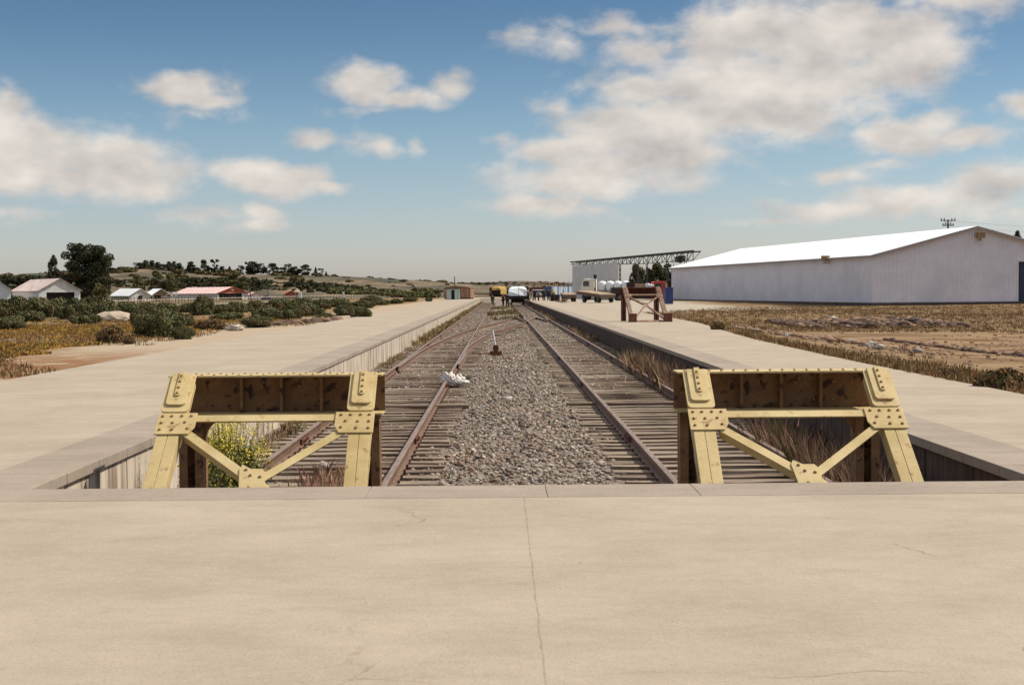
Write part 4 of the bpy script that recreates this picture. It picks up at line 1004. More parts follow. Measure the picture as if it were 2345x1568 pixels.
def pole(px, top, D, label, r_=.11, arm=0, group=None):
    a = AT(px, top, D); t = tag(empty('utility_pole', (a.x, D, 0)), label, 'pole', group)
    b = MB(); b.tube([(0, 0, -.3), (0, 0, a.z)], [r_ * 1.2, r_ * .8], 8); b.build('shaft', M_trunk, t)
    if arm:
        for z, wd in ((a.z - .15, arm), (a.z - arm * .78, arm * .75)):
            b = MB(); b.box(-wd, wd, -.1, .0, z - .07, z + .07)
            if z == a.z - .15: b.bar((-wd * .55, -.05, z), (0, -.05, z - .9), .06, .06); b.bar((wd * .55, -.05, z), (0, -.05, z - .9), .06, .06)
            b.build('crossarm', M_trunk, t)
            b = MB()
            for x in (-.9, -.5, .5, .9): b.tube([(x * wd, -.05, z + .07), (x * wd, -.05, z + .42)], [.10, .06], 8)
            b.build('insulator', mat('insulator brown', (.09, .06, .05)), t)
    return t
pole(613, 641, 380, 'thin wooden pole between striped house and white post')
pole(573, 660, 345, 'short wooden pole at the corner of the small white shed')
pole(1041, 633, 300, 'thin pole rising behind the mint hut')
pole(2171, 503, 235, 'wooden power pole with two crossarms behind the warehouse roof', .17, arm=1.25)
up_ = AT(2171, 506, 235)
for dy, lb in ((-.6, 'upper thin power line running right from the power pole'), (0, 'lower thin power line running right from the power pole')):
    cv = MB(); pts = [(up_.x + 1.1 + u * 60, 235 - u * 40, up_.z - .1 + dy * 1.5 - 2.5 * math.sin(u * math.pi)) for u in np.linspace(0, 1, 12)]
    cv.tube(pts, .012, 5); tag(cv.build('power_line', M_steel), lb, 'power line')
# post with a small board beside the left platform
p = G(981, 683, -.05); b = MB(); b.tube([(0, 0, -.1), (0, 0, 1.45)], .09, 8)
sp_ = tag(empty('sign_post', (p.x, p.y, -.05)), 'dark wooden post with small board left of the mint hut', 'sign post'); b.build('post', M_trunk, sp_)
b = MB(); b.box(-.28, .28, -.13, -.095, 1.05, 1.45); b.build('board', mat('faded board', (.36, .28, .27)), sp_)

# ------------------------------------------------------------------ picket fence
fe = tag(empty('picket_fence', (0, 0, 0)), 'weathered picket fence running in front of the red roofed house', 'fence')
pa = Vector((-33.9, 125, 0)); pbv = Vector((-30.5, 215, 0)); M_pk = mat('grey picket', (.16, .10, .07), (.34, .26, .20), scale=1.5)
P0 = AT(235, 690, 122); P1 = AT(677, 680, 215)
for k in range(62):
    u = k / 61; u = u / (u + (1 - u) * 215 / 122) if False else u
    px = 235 + (677 - 235) * u; s = ray(px, 680); s = s.x / s.y
    d = (P1 - P0); tt = (s * P0.y - P0.x) / (d.x - s * d.y); x, y = P0.x + d.x * tt, P0.y + d.y * tt
    b = MB(); rr = random.Random(k); h = 1.22 + rr.uniform(-.08, .1); ln = rr.uniform(-.06, .06)
    b.bar((0, 0, -.1), (ln, 0, h), .09, .07); o = b.build('picket', M_pk, fe); o.location = (x, y, 0)
b = MB(); n_ = 40
for z in (.35, .95):
    b.bar((P0.x, P0.y + .06, z), (P1.x, P1.y + .06, z), .03, .07)
b.build('fence_rail', mat('pale fence rail', (.42, .36, .28), (.52, .45, .36), scale=1), fe)
f2 = tag(empty('wire_fence', (0, 0, 0)), 'long low pale wire fence leading to the white posts', 'fence'); Q0, Q1, Q2 = AT(680, 681, 215), AT(790, 676, 270), AT(880, 676, 300)
for A_, B_ in ((Q0, Q1), (Q1, Q2)):
    for k in range(14):
        q = A_.lerp(B_, k / 14); b = MB(); b.bar((0, 0, -.2), (0, 0, 1.0), .1, .1); o = b.build('fence_post', M_pk, f2); o.location = (q.x, q.y, 0)
b = MB()
for A_, B_ in ((Q0, Q1), (Q1, Q2)):
    for z in (.45, .95): b.bar((A_.x, A_.y, z), (B_.x, B_.y, z), .03, .05)
b.build('wire', mat('pale wire', (.45, .40, .32)), f2)
for px, lb in ((688, 'left white concrete post standing in the far fence'), (786, 'right white concrete post standing in the far fence')):
    D = 215 if px < 700 else 262; a = AT(px, 668, D); b = MB(); b.bar((0, 0, -.4), (0, 0, a.z), .35, .3); o = b.build('concrete_post', M_hw); o.location = (a.x, D, 0); tag(o, lb, 'post')

# ------------------------------------------------------------------ vehicles, wagons, loads
def wheel(parent, x, y, z, r_, w, ax='y', name='wheel'):
    b = MB(); d = Vector((0, w / 2, 0)) if ax == 'y' else Vector((w / 2, 0, 0)); c = Vector((x, y, z))
    b.tube([c - d, c - d * .8, c + d * .8, c + d], [r_ * .93, r_, r_, r_ * .93], 18); o = b.build(name, M_rubber, parent)
    b = MB(); b.tube([c - d * 1.06, c + d * 1.06], r_ * .5, 12); b.build('rim', M_steel, o); return o
def truck():
    p = AT(1438, 687, 219); t = tag(empty('lorry', (p.x, p.y, 0), R(-16)), 'white cab lorry parked sideways carrying four big white bags', 'lorry')
    # local x: rear at 0, front at -7.4 ; y: near side at 0 ; z up
    b = MB(); b.box(-7.2, .1, .35, .55, .75, 1.0); b.box(-7.2, .1, 1.75, 1.95, .75, 1.0); b.box(-4.9, .1, .4, 1.9, 1.0, 1.12); b.build('chassis', M_dark, t)
    b = MB(); b.box(-5.1, .15, 0, 2.4, 1.22, 1.40); b.build('deck', M_wood, t)
    b = MB(); b.prism([(-5.35, 0, .95), (-5.35, 0, 3.25), (-6.9, 0, 3.38), (-7.25, 0, 3.1), (-7.45, 0, 2.2), (-7.5, 0, .75), (-6.6, 0, .75), (-6.5, 0, .95)], (0, 2.35, 0))
    b.build('cab', M_cream, t, bevel=.09)
    b = MB(); b.box(-7.05, -6.1, -.012, 0.0, 2.15, 2.95); w_ = b.build('window', M_glass, t)
    b = MB(); b.prism([(-7.47, .15, 2.28), (-7.47, 2.2, 2.28), (-7.28, 2.2, 3.05), (-7.28, .15, 3.05)], (-.03, 0, 0)); b.build('windscreen', M_glass, t)
    b = MB(); b.box(-6.05, -5.5, -.01, 0, 1.2, 2.05); b.build('door', M_cream, t)
    b = MB(); b.tube([(-5.2, .3, 1.2), (-5.2, .3, 3.4)], .09, 8); b.tube([(-5.2, .3, 3.4), (-5.2, .3, 3.95)], .24, 10); b.build('exhaust_stack', M_dark, t)
    for x in (-6.75, -1.75, -.55):
        for y in (.2, 2.2): wheel(t, x, y, .53, .53, .34)
    b = MB(); b.box(-2.5, .2, -.02, .0, .85, 1.2); b.build('mudguard', M_dark, t)
    for k in range(4):
        b = MB(); x0 = -4.85 + k * 1.24; r = random.Random(k)
        pts = []
        for z, e in ((1.41, .1), (1.6, .02), (2.4, -.02), (2.72, .04), (2.88, .25), (2.95, .5)):
            pts.append((z, e))
        n = 20
        for z, e in pts:
            for i in range(n):
                a = 2 * math.pi * i / n; q = (abs(math.cos(a)) ** 4 + abs(math.sin(a)) ** 4) ** -.25
                b.v.append((x0 + .6 + (.6 - e) * q * math.cos(a) + r.uniform(-.012, .012), 1.15 + (.85 - e) * q * math.sin(a), z + r.uniform(-.015, .015)))
        for j in range(len(pts) - 1):
            for i in range(n): b.f.append((j * n + i, j * n + (i + 1) % n, (j + 1) * n + (i + 1) % n, (j + 1) * n + i)); b.m.append(0)
        b.f.append(tuple((len(pts) - 1) * n + i for i in range(n))); b.m.append(0); b.f.append(tuple(range(n))[::-1]); b.m.append(0)
        o = b.build('bulk_bag', M_tarpw, None, smooth=True); o.matrix_world = Matrix.Translation((p.x, p.y, 0)) @ Matrix.Rotation(R(-16), 4, 'Z')
        tag(o, f'{OR[k]} big white bulk bag from the cab on the white lorry', 'bulk bag', 'bulk bags on the lorry')
truck()
def trailer(label, px, py, D, rz, L_, w, zn, zf, dark=False):
    p = AT(px, py, D); t = tag(empty('flat_trailer', (p.x, p.y, 0), rz), label, 'trailer')
    def zz(y): return zn + (zf - zn) * y / L_
    b = MB(); b.hexa([(-w / 2, 0, zn - .12), (w / 2, 0, zn - .12), (w / 2, L_, zf - .12), (-w / 2, L_, zf - .12)], [(-w / 2, 0, zn), (w / 2, 0, zn), (w / 2, L_, zf), (-w / 2, L_, zf)]); b.build('deck', M_wood, t)
    b = MB()
    for x in (-w / 2 + .05, w / 2 - .2): b.hexa([(x, .03, zn - .45), (x + .15, .03, zn - .45), (x + .15, L_, zf - .45), (x, L_, zf - .45)], [(x, .03, zn - .12), (x + .15, .03, zn - .12), (x + .15, L_, zf - .12), (x, L_, zf - .12)])
    b.box(-w / 2 + .05, w / 2 - .05, -.02, .03, zn - .5, zn - .13)
    b.build('frame', mat('brown iron', (.10, .06, .04), (.17, .11, .07), scale=3), t)
    b = MB(); b.box(-w / 2 + .3, w / 2 - .3, .75, 1.0, .34, .46); b.box(-w / 2 + .3, w / 2 - .3, L_ * .7, L_ * .7 + .25, .34, .46); b.build('axle', M_dark, t)
    for x in (-w / 2 + .25, w / 2 - .25):
        for y in (.85, L_ * .7 + .1): wheel(t, x, y, .40, .40, .36, ax='x')
    return t
trailer('large flat plank trailer with sloping deck in front of white lorry', 1392, 693, 176, R(20), 7.5, 2.15, 1.05, 1.5)
trailer('small flat plank trailer left of the large one beside the barrels', 1306, 690, 192, R(3), 5.0, 1.8, 1.02, 1.2)
# blue bin at the warehouse corner
p = AT(1533, 696, 152); t = tag(empty('waste_container', (p.x, p.y, -.05), R(8)), 'tall navy blue container standing at the warehouse corner', 'container')
b = MB(); b.box(-.42, .42, 0, .9, .06, 1.72); b.build('body', M_navy, t, bevel=.03)
b = MB(); b.box(-.47, .47, -.05, .96, 1.721, 1.83); b.build('lid', M_navy, t, bevel=.02)
b = MB(); 
for x in (-.3, 0, .3): b.box(x - .03, x + .03, -.03, -.001, .1, 1.7)
b.build('rib', M_navy, t)
# red lorry with dark load body behind the warehouse corner
p = AT(1500, 686, 200); t = tag(empty('lorry', (p.x, p.y, 0), R(4)), 'red cab lorry with dark box body parked behind the rusty buffer', 'lorry')
b = MB(); b.prism([(-.3, 0, .8), (-.3, 0, 2.5), (.0, 0, 2.72), (1.4, 0, 2.72), (1.5, 0, 2.4), (1.5, 0, .8)], (0, 2.1, 0)); b.build('cab', M_redp, t, bevel=.06)
b = MB(); b.box(.0, .9, -.012, 0, 1.75, 2.4); b.build('window', M_glass, t)
b = MB(); b.prism([(1.5, .3, 1.0), (1.5, .3, 2.5), (1.75, .3, 2.5), (2.05, .3, 1.0)], (0, 1.6, 0)); b.build('windscreen', M_cream, t)
b = MB(); b.box(-6.0, -.45, 0, 2.2, 1.05, 1.9); b.build('load_body', mat('dark lorry body', (.035, .02, .018), (.06, .035, .03), scale=2), t)
for x in (-5, -3.8, .7):
    for y in (.2, 2.0): wheel(t, x, y, .48, .48, .3)
p = AT(1485, 686, 212); b = MB(); b.box(-3.1, 3.1, 0, 2.3, .2, 2.72); b.cur = 0
for x in np.arange(-3, 3.1, .6): b.box(x - .05, x + .05, -.05, -.001, .2, 2.7)
o = tag(b.build('storage_box', mat('dark lorry body', (.035, .02, .018))), 'long dark box container behind the red cab lorry', 'container'); o.location = (p.x, p.y, 0)
for px, wd, h, lb, m in ((1466, .9, .55, 'brown crate lying on the dark lorry bed', M_wood), ):
    p = AT(px, 665, 199.5); b = MB(); b.box(-wd / 2 - .2, wd / 2 + .2, .3, 1.0, 0, h)
    for x in (-.4, 0, .4): b.box(x - .05, x + .05, .27, .299, 0, h)
    o = tag(b.build('crate', m), lb, 'crate'); o.location = (p.x, 199.5, 1.9)
p = AT(1488, 660, 199.5); o = crumple('white_sack', [((-.3, .6, .25), (.35, .3, .26)), ((.25, .6, .2), (.38, .3, .2))], M_tarpw); o.location = (p.x, 199.5, 1.9); tag(o, 'heap of white sacks lying on the dark lorry bed', 'sacks')

# wagons
def bogie(t, y, w, h):
    b = MB()
    for x in (-.83, .83):
        for yy in (-.8, .8): b.tube([(x - .06, y + yy, .42), (x + .06, y + yy, .42)], .42, 14)
    o = b.build('wheelset', M_dark, t)
    b = MB(); b.box(-.75, .75, y - 1.2, y + 1.2, .42, h); b.build('bogie_frame', M_dark, t)
def covered_wagon(label, px, py, D, rz, L_, w, zdeck, ztop, tm, strap=False, body=None, frontdark=False):
    p = AT(px, py, D); t = tag(empty('covered_wagon', (p.x, p.y, RAIL), rz), label, 'railway wagon')
    b = MB(); b.box(-w / 2, w / 2, 0, L_, zdeck - .42, zdeck); b.box(-w / 2 - .05, w / 2 + .05, -.04, .0, zdeck - .3, zdeck + .08)
    b.build('wagon_bed', M_dark, t); bogie(t, 1.6, w, zdeck - .42); bogie(t, L_ - 1.6, w, zdeck - .42)
    b = MB()
    for x in (-.85, .85): b.tube([(x, -.5, zdeck - .2), (x, -.05, zdeck - .2)], [.2, .08], 10)
    b.tube([(0, -.35, zdeck - .3), (0, -.05, zdeck - .3)], .07, 6); b.build('coupling', M_dark, t)
    wt = w * .84; pts = []; h = ztop - zdeck
    sec = [(-.5, 0), (-.5, .62), (-.45, .86), (-.3, .96), (0, 1.0), (.3, .97), (.44, .88), (.5, .64), (.5, 0)]
    ny = 16; b = MB(); r = random.Random(3)
    for j in range(ny):
        y = .1 + (L_ - .2) * j / (ny - 1)
        for (u, v) in sec: b.v.append((u * wt + r.uniform(-.02, .02), y + (v ** 3) * (.45 if j == 0 else 0), zdeck + .002 + h * v * (.80 if j == 0 else 1 - .05 * (j % 3 == 1))))
    n = len(sec)
    if frontdark:
        pass
    for j in range(ny - 1):
        for i in range(n - 1): b.f.append((j * n + i, j * n + i + 1, (j + 1) * n + i + 1, (j + 1) * n + i)); b.m.append(0)
    b.f.append(tuple(range(n))); b.m.append(0); b.f.append(tuple((ny - 1) * n + i for i in range(n))[::-1]); b.m.append(0)
    b.build('tarpaulin', tm, t)
    if strap:
        b = MB(); b.box(.05, .13, .06, .095, zdeck + .01, ztop - .05); b.prism([(.09, .05, zdeck + .15), (.5, .05, zdeck - .2), (.55, .05, zdeck - .12), (.2, .05, zdeck + .3)], (0, .03, 0)); b.build('strap', M_hw, t)
    if frontdark:
        b = MB(); b.box(-wt / 2 + .05, wt / 2 - .05, .02, .09, zdeck + .01, zdeck + h * .52); b.build('end_board', M_dark, t)
    return t
covered_wagon('wagon loaded under white tarpaulin at the end of right track', 1186, 697, 200, 0, 11, 3.0, 1.28, 2.72, M_tarpw, strap=True)
covered_wagon('wagon with yellow tarpaulin standing on the far left track', 1136, 682, 380, R(-8), 12, 2.9, 1.15, 3.3, M_tarpy, frontdark=True)
t = tag(empty('flat_wagon', (AT(1100, 682, 400).x, 400, RAIL), 0), 'long low dark red flat wagon between boxcar and yellow wagon', 'railway wagon')
b = MB(); b.box(-3.9, 3.2, 0, 2.5, .75, 1.35); b.build('wagon_bed', M_rustd, t)
b = MB()
for x in (-3.2, -2.0, 1.2, 2.4): b.tube([(x, .1, .42), (x, .25, .42)], .42, 12)
b.build('wheelset', M_dark, t); b = MB(); b.box(-3.6, 2.9, .3, 2.2, .35, .75); b.build('bogie_frame', M_dark, t)
# brown slatted boxcar and mint hut
p = AT(1064, 684, 285); t = tag(empty('boxcar', (p.x - 1.0, 285, -.2), R(-6)), 'brown slatted boxcar with curved roof behind the mint hut', 'railway wagon')
b = MB(); b.box(-3.2, 2.2, 0, 6, .4, 2.35); b.build('body', M_brown, t)
b = MB(); b.v = []; sec = [(-3.3, 2.32), (-2.9, 2.5), (-1.8, 2.68), (-.5, 2.76), (.8, 2.68), (1.9, 2.5), (2.3, 2.32)]
b.prism([(x, -.1, z) for x, z in sec], (0, 6.2, 0)); b.build('roof', mat('brown roof', (.14, .07, .045), (.22, .13, .09), scale=1), t)
b = MB()
for x in (-1.9, -.7, .5, 1.6): b.box(x - .09, x + .09, -.06, -.001, .42, 2.3)
b.build('upright', mat('pale upright', (.40, .26, .18)), t)
b = MB(); b.box(-3.1, 2.1, .2, 5.8, .0, .38); b.build('bogie_frame', M_dark, t)
p = AT(1023, 685, 262); t = tag(empty('hut', (p.x, 262, 0), R(3)), 'small mint green hut with dark doorway on the left platform', 'hut')
b = MB(); b.box(0, .85, 0, .1, 0, 1.95); b.box(1.45, 2.4, 0, .1, 0, 1.95); b.box(.85, 1.45, 0, .1, 1.75, 1.95); b.box(0, .1, .1, 2.4, 0, 1.95); b.box(2.3, 2.4, .1, 2.4, 0, 1.95); b.box(.1, 2.3, 2.3, 2.4, 0, 1.95); b.build('wall', M_mint, t)
b = MB(); b.prism([(-.12, -.12, 1.95), (2.52, -.12, 1.95), (2.52, -.12, 2.02), (1.2, -.12, 2.14), (-.12, -.12, 2.02)], (0, 2.64, 0)); b.build('roof', mat('hut roof', (.10, .07, .06), (.15, .1, .08), scale=2), t)
b = MB(); b.box(.86, 1.44, .3, .34, 0, 1.75); b.build('door', M_dark, t)
b = MB(); b.box(2.3, 2.42, -.03, -.002, 0, 1.95); b.build('lit_edge', M_hw, t)  # pale strip added to stand for the sunlit right side of the hut
# blue container pair
p = AT(1264, 677, 368); t = tag(empty('shipping_container', (p.x, 368, -.25), R(35)), 'blue container with pale striped side standing behind the people', 'container')
M_stripe = bpy.data.materials.new('pale blue striped side'); M_stripe.use_nodes = True; tt = M_stripe.node_tree
wv_ = tt.nodes.new('ShaderNodeTexNoise'); wv_.inputs['Scale'].default_value = 1.2; wv_.inputs['Detail'].default_value = 2
tt.links.new(vmth(tt, 'MULTIPLY', tt.nodes.new('ShaderNodeTexCoord').outputs['Object'], (1, 0, 0)), wv_.inputs['Vector'])
tt.links.new(ramp(tt, wv_.outputs[0], [(.44, (.12, .20, .34)), (.5, (.55, .62, .68)), (.62, (.60, .62, .62))]), tt.nodes['Principled BSDF'].inputs['Base Color'])
b = MB(); b.box(0, 13.5, 0, .06, .25, 2.75); b.build('side_wall', M_stripe, t)
b = MB(); b.box(-.06, 0, -.0, 3.3, .2, 2.8)
for y in (.3, .9, 1.6, 2.3, 3.0): b.box(-.1, -.061, y - .05, y + .05, .25, 2.75)
b.build('end_wall', M_blue, t); b = MB(); b.box(0, 13.5, .07, 3.3, .2, 2.8); b.build('body', M_blue, t)
p = AT(1232, 668, 330); b = MB(); b.box(-1.25, 1.25, 0, 3, .55, 1.9); t = tag(empty('van', (p.x, 330, -.15)), 'pale grey van parked behind the people on the platform', 'van')
b.build('body', mat('pale van paint', (.50, .48, .47), (.58, .56, .55), scale=2), t, bevel=.1); b = MB(); b.box(-1.0, 1.0, -.015, -.001, 1.25, 1.7); b.build('window', M_glass, t)
for x in (-1.0, 1.0): wheel(t, x, .5, .38, .38, .25, ax='x')
b = MB(); b.box(-1.27, 1.27, .05, 2.9, .12, .549); b.build('skirt', M_rustd, t)
# reddish stakes along the roof of the container row
t = tag(empty('stake_rack', (0, 0, 0)), 'row of reddish upright stakes over the blue container', 'stakes'); rr = random.Random(8)
for px in np.arange(1219, 1316, 3.1):
    q = AT(px, 644.5 + rr.uniform(0, 3), 420); b = MB(); b.tube([(0, 0, -.2), (rr.uniform(-.2, .2), 0, q.z)], [.14, .08], 5)
    o = b.build('stake', mat('reddish stake', (.17, .07, .06), (.25, .12, .1), scale=3), t); o.location = (q.x, 420, 0)
b = MB(); a0, a1 = AT(1217, 650, 420), AT(1317, 650, 420); b.box(a0.x, a1.x, 420.2, 420.3, 1.9, 2.5); b.build('board', mat('reddish stake', (.17, .07, .06)), t)
# barrels, scrap pile
for k, (px, lb) in enumerate(((1256, 'left dark oil barrel standing by the small trailer'), (1268, 'right dark oil barrel standing by the small trailer'))):
    p = G(1271 + (px - 1262) * .9, 689.5, 0); t = tag(empty('barrel', (p.x, p.y, 0)), lb, 'barrel', 'dark barrels by the small trailer')
    b = MB(); b.tube([(0, 0, 0), (0, 0, .3), (0, 0, .31), (0, 0, .34), (0, 0, .35), (0, 0, .62), (0, 0, .63), (0, 0, .66), (0, 0, .67), (0, 0, .95)], [.36, .36, .38, .38, .36, .36, .38, .38, .36, .36], 16); b.build('drum', M_dark, t)
    b = MB(); b.tube([(0, 0, .951), (0, 0, .97)], .33, 16); b.build('lid', M_steel, t)
p = G(1289, 694, 0); r = random.Random(1); b = MB()
for k in range(14):
    a = r.uniform(0, 6.28); b.bar((r.uniform(-.7, .7), r.uniform(-.4, .4), .05 + .03 * k), (r.uniform(-.9, .9), r.uniform(-.5, .5), .1 + .035 * k), .08, .05)
o = tag(b.build('scrap_pile', M_wood), 'low heap of broken planks beside the small trailer', 'planks'); o.location = p
b = MB()
p = AT(610, 678, 320); t = tag(empty('parked_car', (p.x, 320, -.5), R(5)), 'dark blue parked car behind the picket fence', 'car')
b.prism([(-1.1, 0, .35), (1.1, 0, .35), (1.15, 0, .8), (.75, 0, .9), (.4, 0, 1.35), (-.6, 0, 1.35), (-.95, 0, .9), (-1.15, 0, .8)], (0, 1.6, 0)); b.build('body', M_navy, t, bevel=.05)
b = MB(); b.prism([(-.55, -.01, .92), (.6, -.01, .92), (.33, -.01, 1.28), (-.5, -.01, 1.28)], (0, .009, 0)); b.build('window', M_glass, t)
for x in (-.7, .7):
    for y in (.1, 1.5): wheel(t, x, y, .3, .3, .2)

# ------------------------------------------------------------------ people
M_skin = mat('skin', (.36, .20, .13)); M_hair = mat('hair', (.02, .012, .01))
def skin_mesh(name, pts, edges, rad, m, parent):
    me = bpy.data.meshes.new(name); me.from_pydata(pts, edges, []); o = bpy.data.objects.new(name, me); COL.objects.link(o); o.parent = parent
    me.materials.append(m); s = o.modifiers.new('skin', 'SKIN'); s.use_smooth_shade = True
    if not me.skin_vertices: 
        return o
    for i, r_ in enumerate(rad): me.skin_vertices[0].data[i].radius = r_ if isinstance(r_, tuple) else (r_, r_)
    me.skin_vertices[0].data[0].use_root = True
    ss = o.modifiers.new('subsurf', 'SUBSURF'); ss.levels = 1; ss.render_levels = 1
    return o
def person(px, py, D, label, pose, top, legs, hat=None, rz=0, z=0.0, h=1.72, group='people around the covered wagon'):
    p = AT(px, py, D); k = h / 1.75
    root = tag(empty('person', (p.x, D, z), rz), label, 'person', group); root.scale = (k, k, k)
    st = {'stand': 0, 'walk': .28, 'wide': .16}.get(pose, 0); bend = .42 if pose == 'bend' else 0
    def U(x, y, zz):                          # lean the upper body forward when bending
        if bend and zz > .95: d = zz - .95; return (x, y - d * math.sin(bend * 2), .95 + d * math.cos(bend * 2))
        return (x, y, zz)
    fy = st * .8
    J = {'pel': (0, 0, .95), 'ch': U(0, 0, 1.22), 'sh': U(0, 0, 1.42), 'nk': U(0, 0, 1.50), 'hd': U(0, -.01, 1.60), 'tp': U(0, 0, 1.72)}
    for s, n in ((1, 'r'), (-1, 'l')):
        q = s * fy
        J.update({'hip' + n: (.10 * s, 0, .90), 'kn' + n: (.11 * s + st * .1 * s, -.04 + q * .5, .48), 'an' + n: (.12 * s + st * .2 * s, q + .02, .08), 'to' + n: (.13 * s + st * .2 * s, q - .14, .03),
                  'so' + n: U(.19 * s, 0, 1.40), 'el' + n: U(.26 * s, .02 - q * .3, 1.12), 'wr' + n: U(.25 * s, -.10 - q * .5, .88), 'ha' + n: U(.25 * s, -.14 - q * .5, .79)})
        if pose == 'stand' and s == 1: J['wrr'] = U(.15, -.22, 1.08); J['har'] = U(.06, -.24, 1.10)
    def sk(name, names, edges, rad, m, par):
        idx = {n: i for i, n in enumerate(names)}
        return skin_mesh(name, [J[n] for n in names], [(idx[a], idx[b_]) for a, b_ in edges], rad, m, par)
    nm = ['pel', 'ch', 'sh', 'nk', 'hd', 'tp', 'hipr', 'knr', 'anr', 'tor', 'hipl', 'knl', 'anl', 'tol', 'sor', 'elr', 'wrr', 'har', 'sol', 'ell', 'wrl', 'hal']
    ed = [('pel', 'ch'), ('ch', 'sh'), ('sh', 'nk'), ('nk', 'hd'), ('hd', 'tp')] + [e for n in 'rl' for e in (('pel', 'hip' + n), ('hip' + n, 'kn' + n), ('kn' + n, 'an' + n), ('an' + n, 'to' + n), ('sh', 'so' + n), ('so' + n, 'el' + n), ('el' + n, 'wr' + n), ('wr' + n, 'ha' + n))]
    rd = [(.14, .11), (.14, .10), (.12, .09), .055, (.085, .10), (.05, .06)] + [.085, .06, .045, .035] * 2 + [.055, .042, .032, .03] * 2
    body = sk('body', nm, ed, rd, M_skin, root)
    sk('jacket', ['pel', 'ch', 'sh', 'sor', 'elr', 'wrr', 'sol', 'ell', 'wrl'], [('pel', 'ch'), ('ch', 'sh'), ('sh', 'sor'), ('sor', 'elr'), ('elr', 'wrr'), ('sh', 'sol'), ('sol', 'ell'), ('ell', 'wrl')],
       [(.23, .18), (.22, .17), (.19, .14), .10, .08, .06, .10, .08, .06], top, root)
    sk('trousers', ['pel', 'hipr', 'knr', 'anr', 'hipl', 'knl', 'anl'], [('pel', 'hipr'), ('hipr', 'knr'), ('knr', 'anr'), ('pel', 'hipl'), ('hipl', 'knl'), ('knl', 'anl')], [(.19, .15), .13, .10, .085, .13, .10, .085], legs, root)
    b = MB(); c = Vector(J['hd']) + Vector((0, .015, .05)); b.dome(c, (0, .1, 1), .115, .13, 12)
    if hat: b.tube([c + Vector((0, 0, -.0)), c + Vector((0, 0, .02))], .18, 14)
    b.build('hat' if hat else 'hair', hat or M_hair, root, smooth=True)
    return root
C_dk = mat('dark jacket', (.022, .018, .018)); C_nv = mat('navy jacket', (.03, .035, .06)); C_br = mat('brown jacket', (.10, .06, .04)); C_kh = mat('khaki shirt', (.42, .32, .14)); C_wt = mat('light trousers', (.42, .38, .34)); C_bk = mat('black trousers', (.015, .013, .014)); C_gr = mat('grey jacket', (.16, .14, .13))
person(1128, 695, 226, 'person in dark clothes walking beside the left rail', 'walk', C_dk, C_bk, z=BED + .02, rz=R(15), h=1.72)
person(1152, 698, 203, 'person in black standing just left of the white covered wagon', 'stand', C_dk, C_bk, z=BED + .05, rz=R(70), h=1.8)
person(1162, 696, 198, 'person in dark coat standing against the left side of white wagon', 'stand', C_dk, C_bk, z=BED + .05, h=1.95, rz=R(-20))
person(1209, 688, 203, 'person in dark top standing on the platform corner by the white wagon', 'stand', C_br, C_bk, z=-.0, h=1.8, rz=R(30))
person(1217, 690, 206, 'person in light trousers next to the wagon corner', 'walk', C_gr, C_wt, h=1.6, rz=R(-40))
person(1224, 688, 212, 'tall person in navy with back turned, third from the wagon', 'stand', C_nv, C_bk, h=1.9, rz=R(160))
person(1233, 688, 210, 'shorter person in brown standing between two groups on the platform', 'stand', C_br, C_bk, h=1.5, rz=R(60))
person(1245.5, 689, 208, 'stout person in long dark coat standing alone on the right platform', 'stand', C_dk, C_bk, h=1.9, rz=R(10))
person(1256, 688.5, 214, 'person in dark jacket beside the person in khaki shirt', 'stand', C_dk, C_bk, h=1.85, rz=R(-25))
person(1267, 688.5, 214, 'person in khaki shirt in front of the blue container', 'wide', C_kh, C_bk, h=1.85, rz=R(15), hat=C_kh)
person(1289.5, 688, 205, 'person in dark cap between the barrels and small trailer', 'stand', C_dk, C_bk, h=1.5, rz=R(-60))

# ------------------------------------------------------------------ vegetation placed on the ground
SD = 'gorse bushes on the left field'
bush(362, 772, 128, 78, 'largest rounded dark green gorse bush beside the sandy path', BUSH[:1], SD)
bush(412, 777, 62, 36, 'low gorse bush at the right foot of the largest bush', BUSH[1:2], SD)
bush(315, 742, 60, 44, 'dark gorse bush at the left shoulder of the largest bush', BUSH[2:3], SD)
bush(408, 745, 55, 40, 'gorse bush behind the right side of the largest bush', BUSH[3:4], SD)
bush(252, 786, 84, 44, 'sprawling dark brown bush on the orange grass', DRYB[:1], SD)
bush(5, 756, 92, 34, 'low green bush cut by the left picture edge', BUSH[4:5], SD)
bush(292, 788, 34, 20, 'tiny twiggy dark bush right of the sprawling brown bush', DRYB[1:], SD)
bush(585, 749, 84, 32, 'low rounded grey green bush standing on sand', BUSH[1:2], SD)
bush(480, 753, 80, 28, 'flat brownish bush right of the largest bush', DRYB[:1], SD)
bush(462, 712, 50, 54, 'tall rounded dark bush in front of the striped roof house', BUSHL[:1], None, D=112)
BK = [(-60, 722, 80, 44), (-10, 724, 76, 46), (30, 722, 76, 50), (75, 724, 80, 52), (118, 722, 78, 50), (160, 725, 74, 54), (200, 722, 70, 54), (238, 726, 66, 50), (185, 738, 70, 34), (60, 732, 80, 34)]
ORD = ['first', 'second', 'third', 'fourth', 'fifth', 'sixth', 'seventh', 'eighth', 'ninth', 'tenth', 'eleventh', 'twelfth']
for k, (px, py, w, h) in enumerate(BK[:8]): bush(px, py, w, h, f'{ORD[k]} bush from the left in the dark gorse row before the gabled house', BUSHL, 'dark gorse row before the gabled house')
bush(185, 738, 70, 34, 'front dark gorse bush jutting from the row below the big pine', BUSHL, 'dark gorse row before the gabled house')
bush(60, 733, 80, 32, 'front low gorse bush jutting from the row below gabled house', BUSHL, 'dark gorse row before the gabled house')
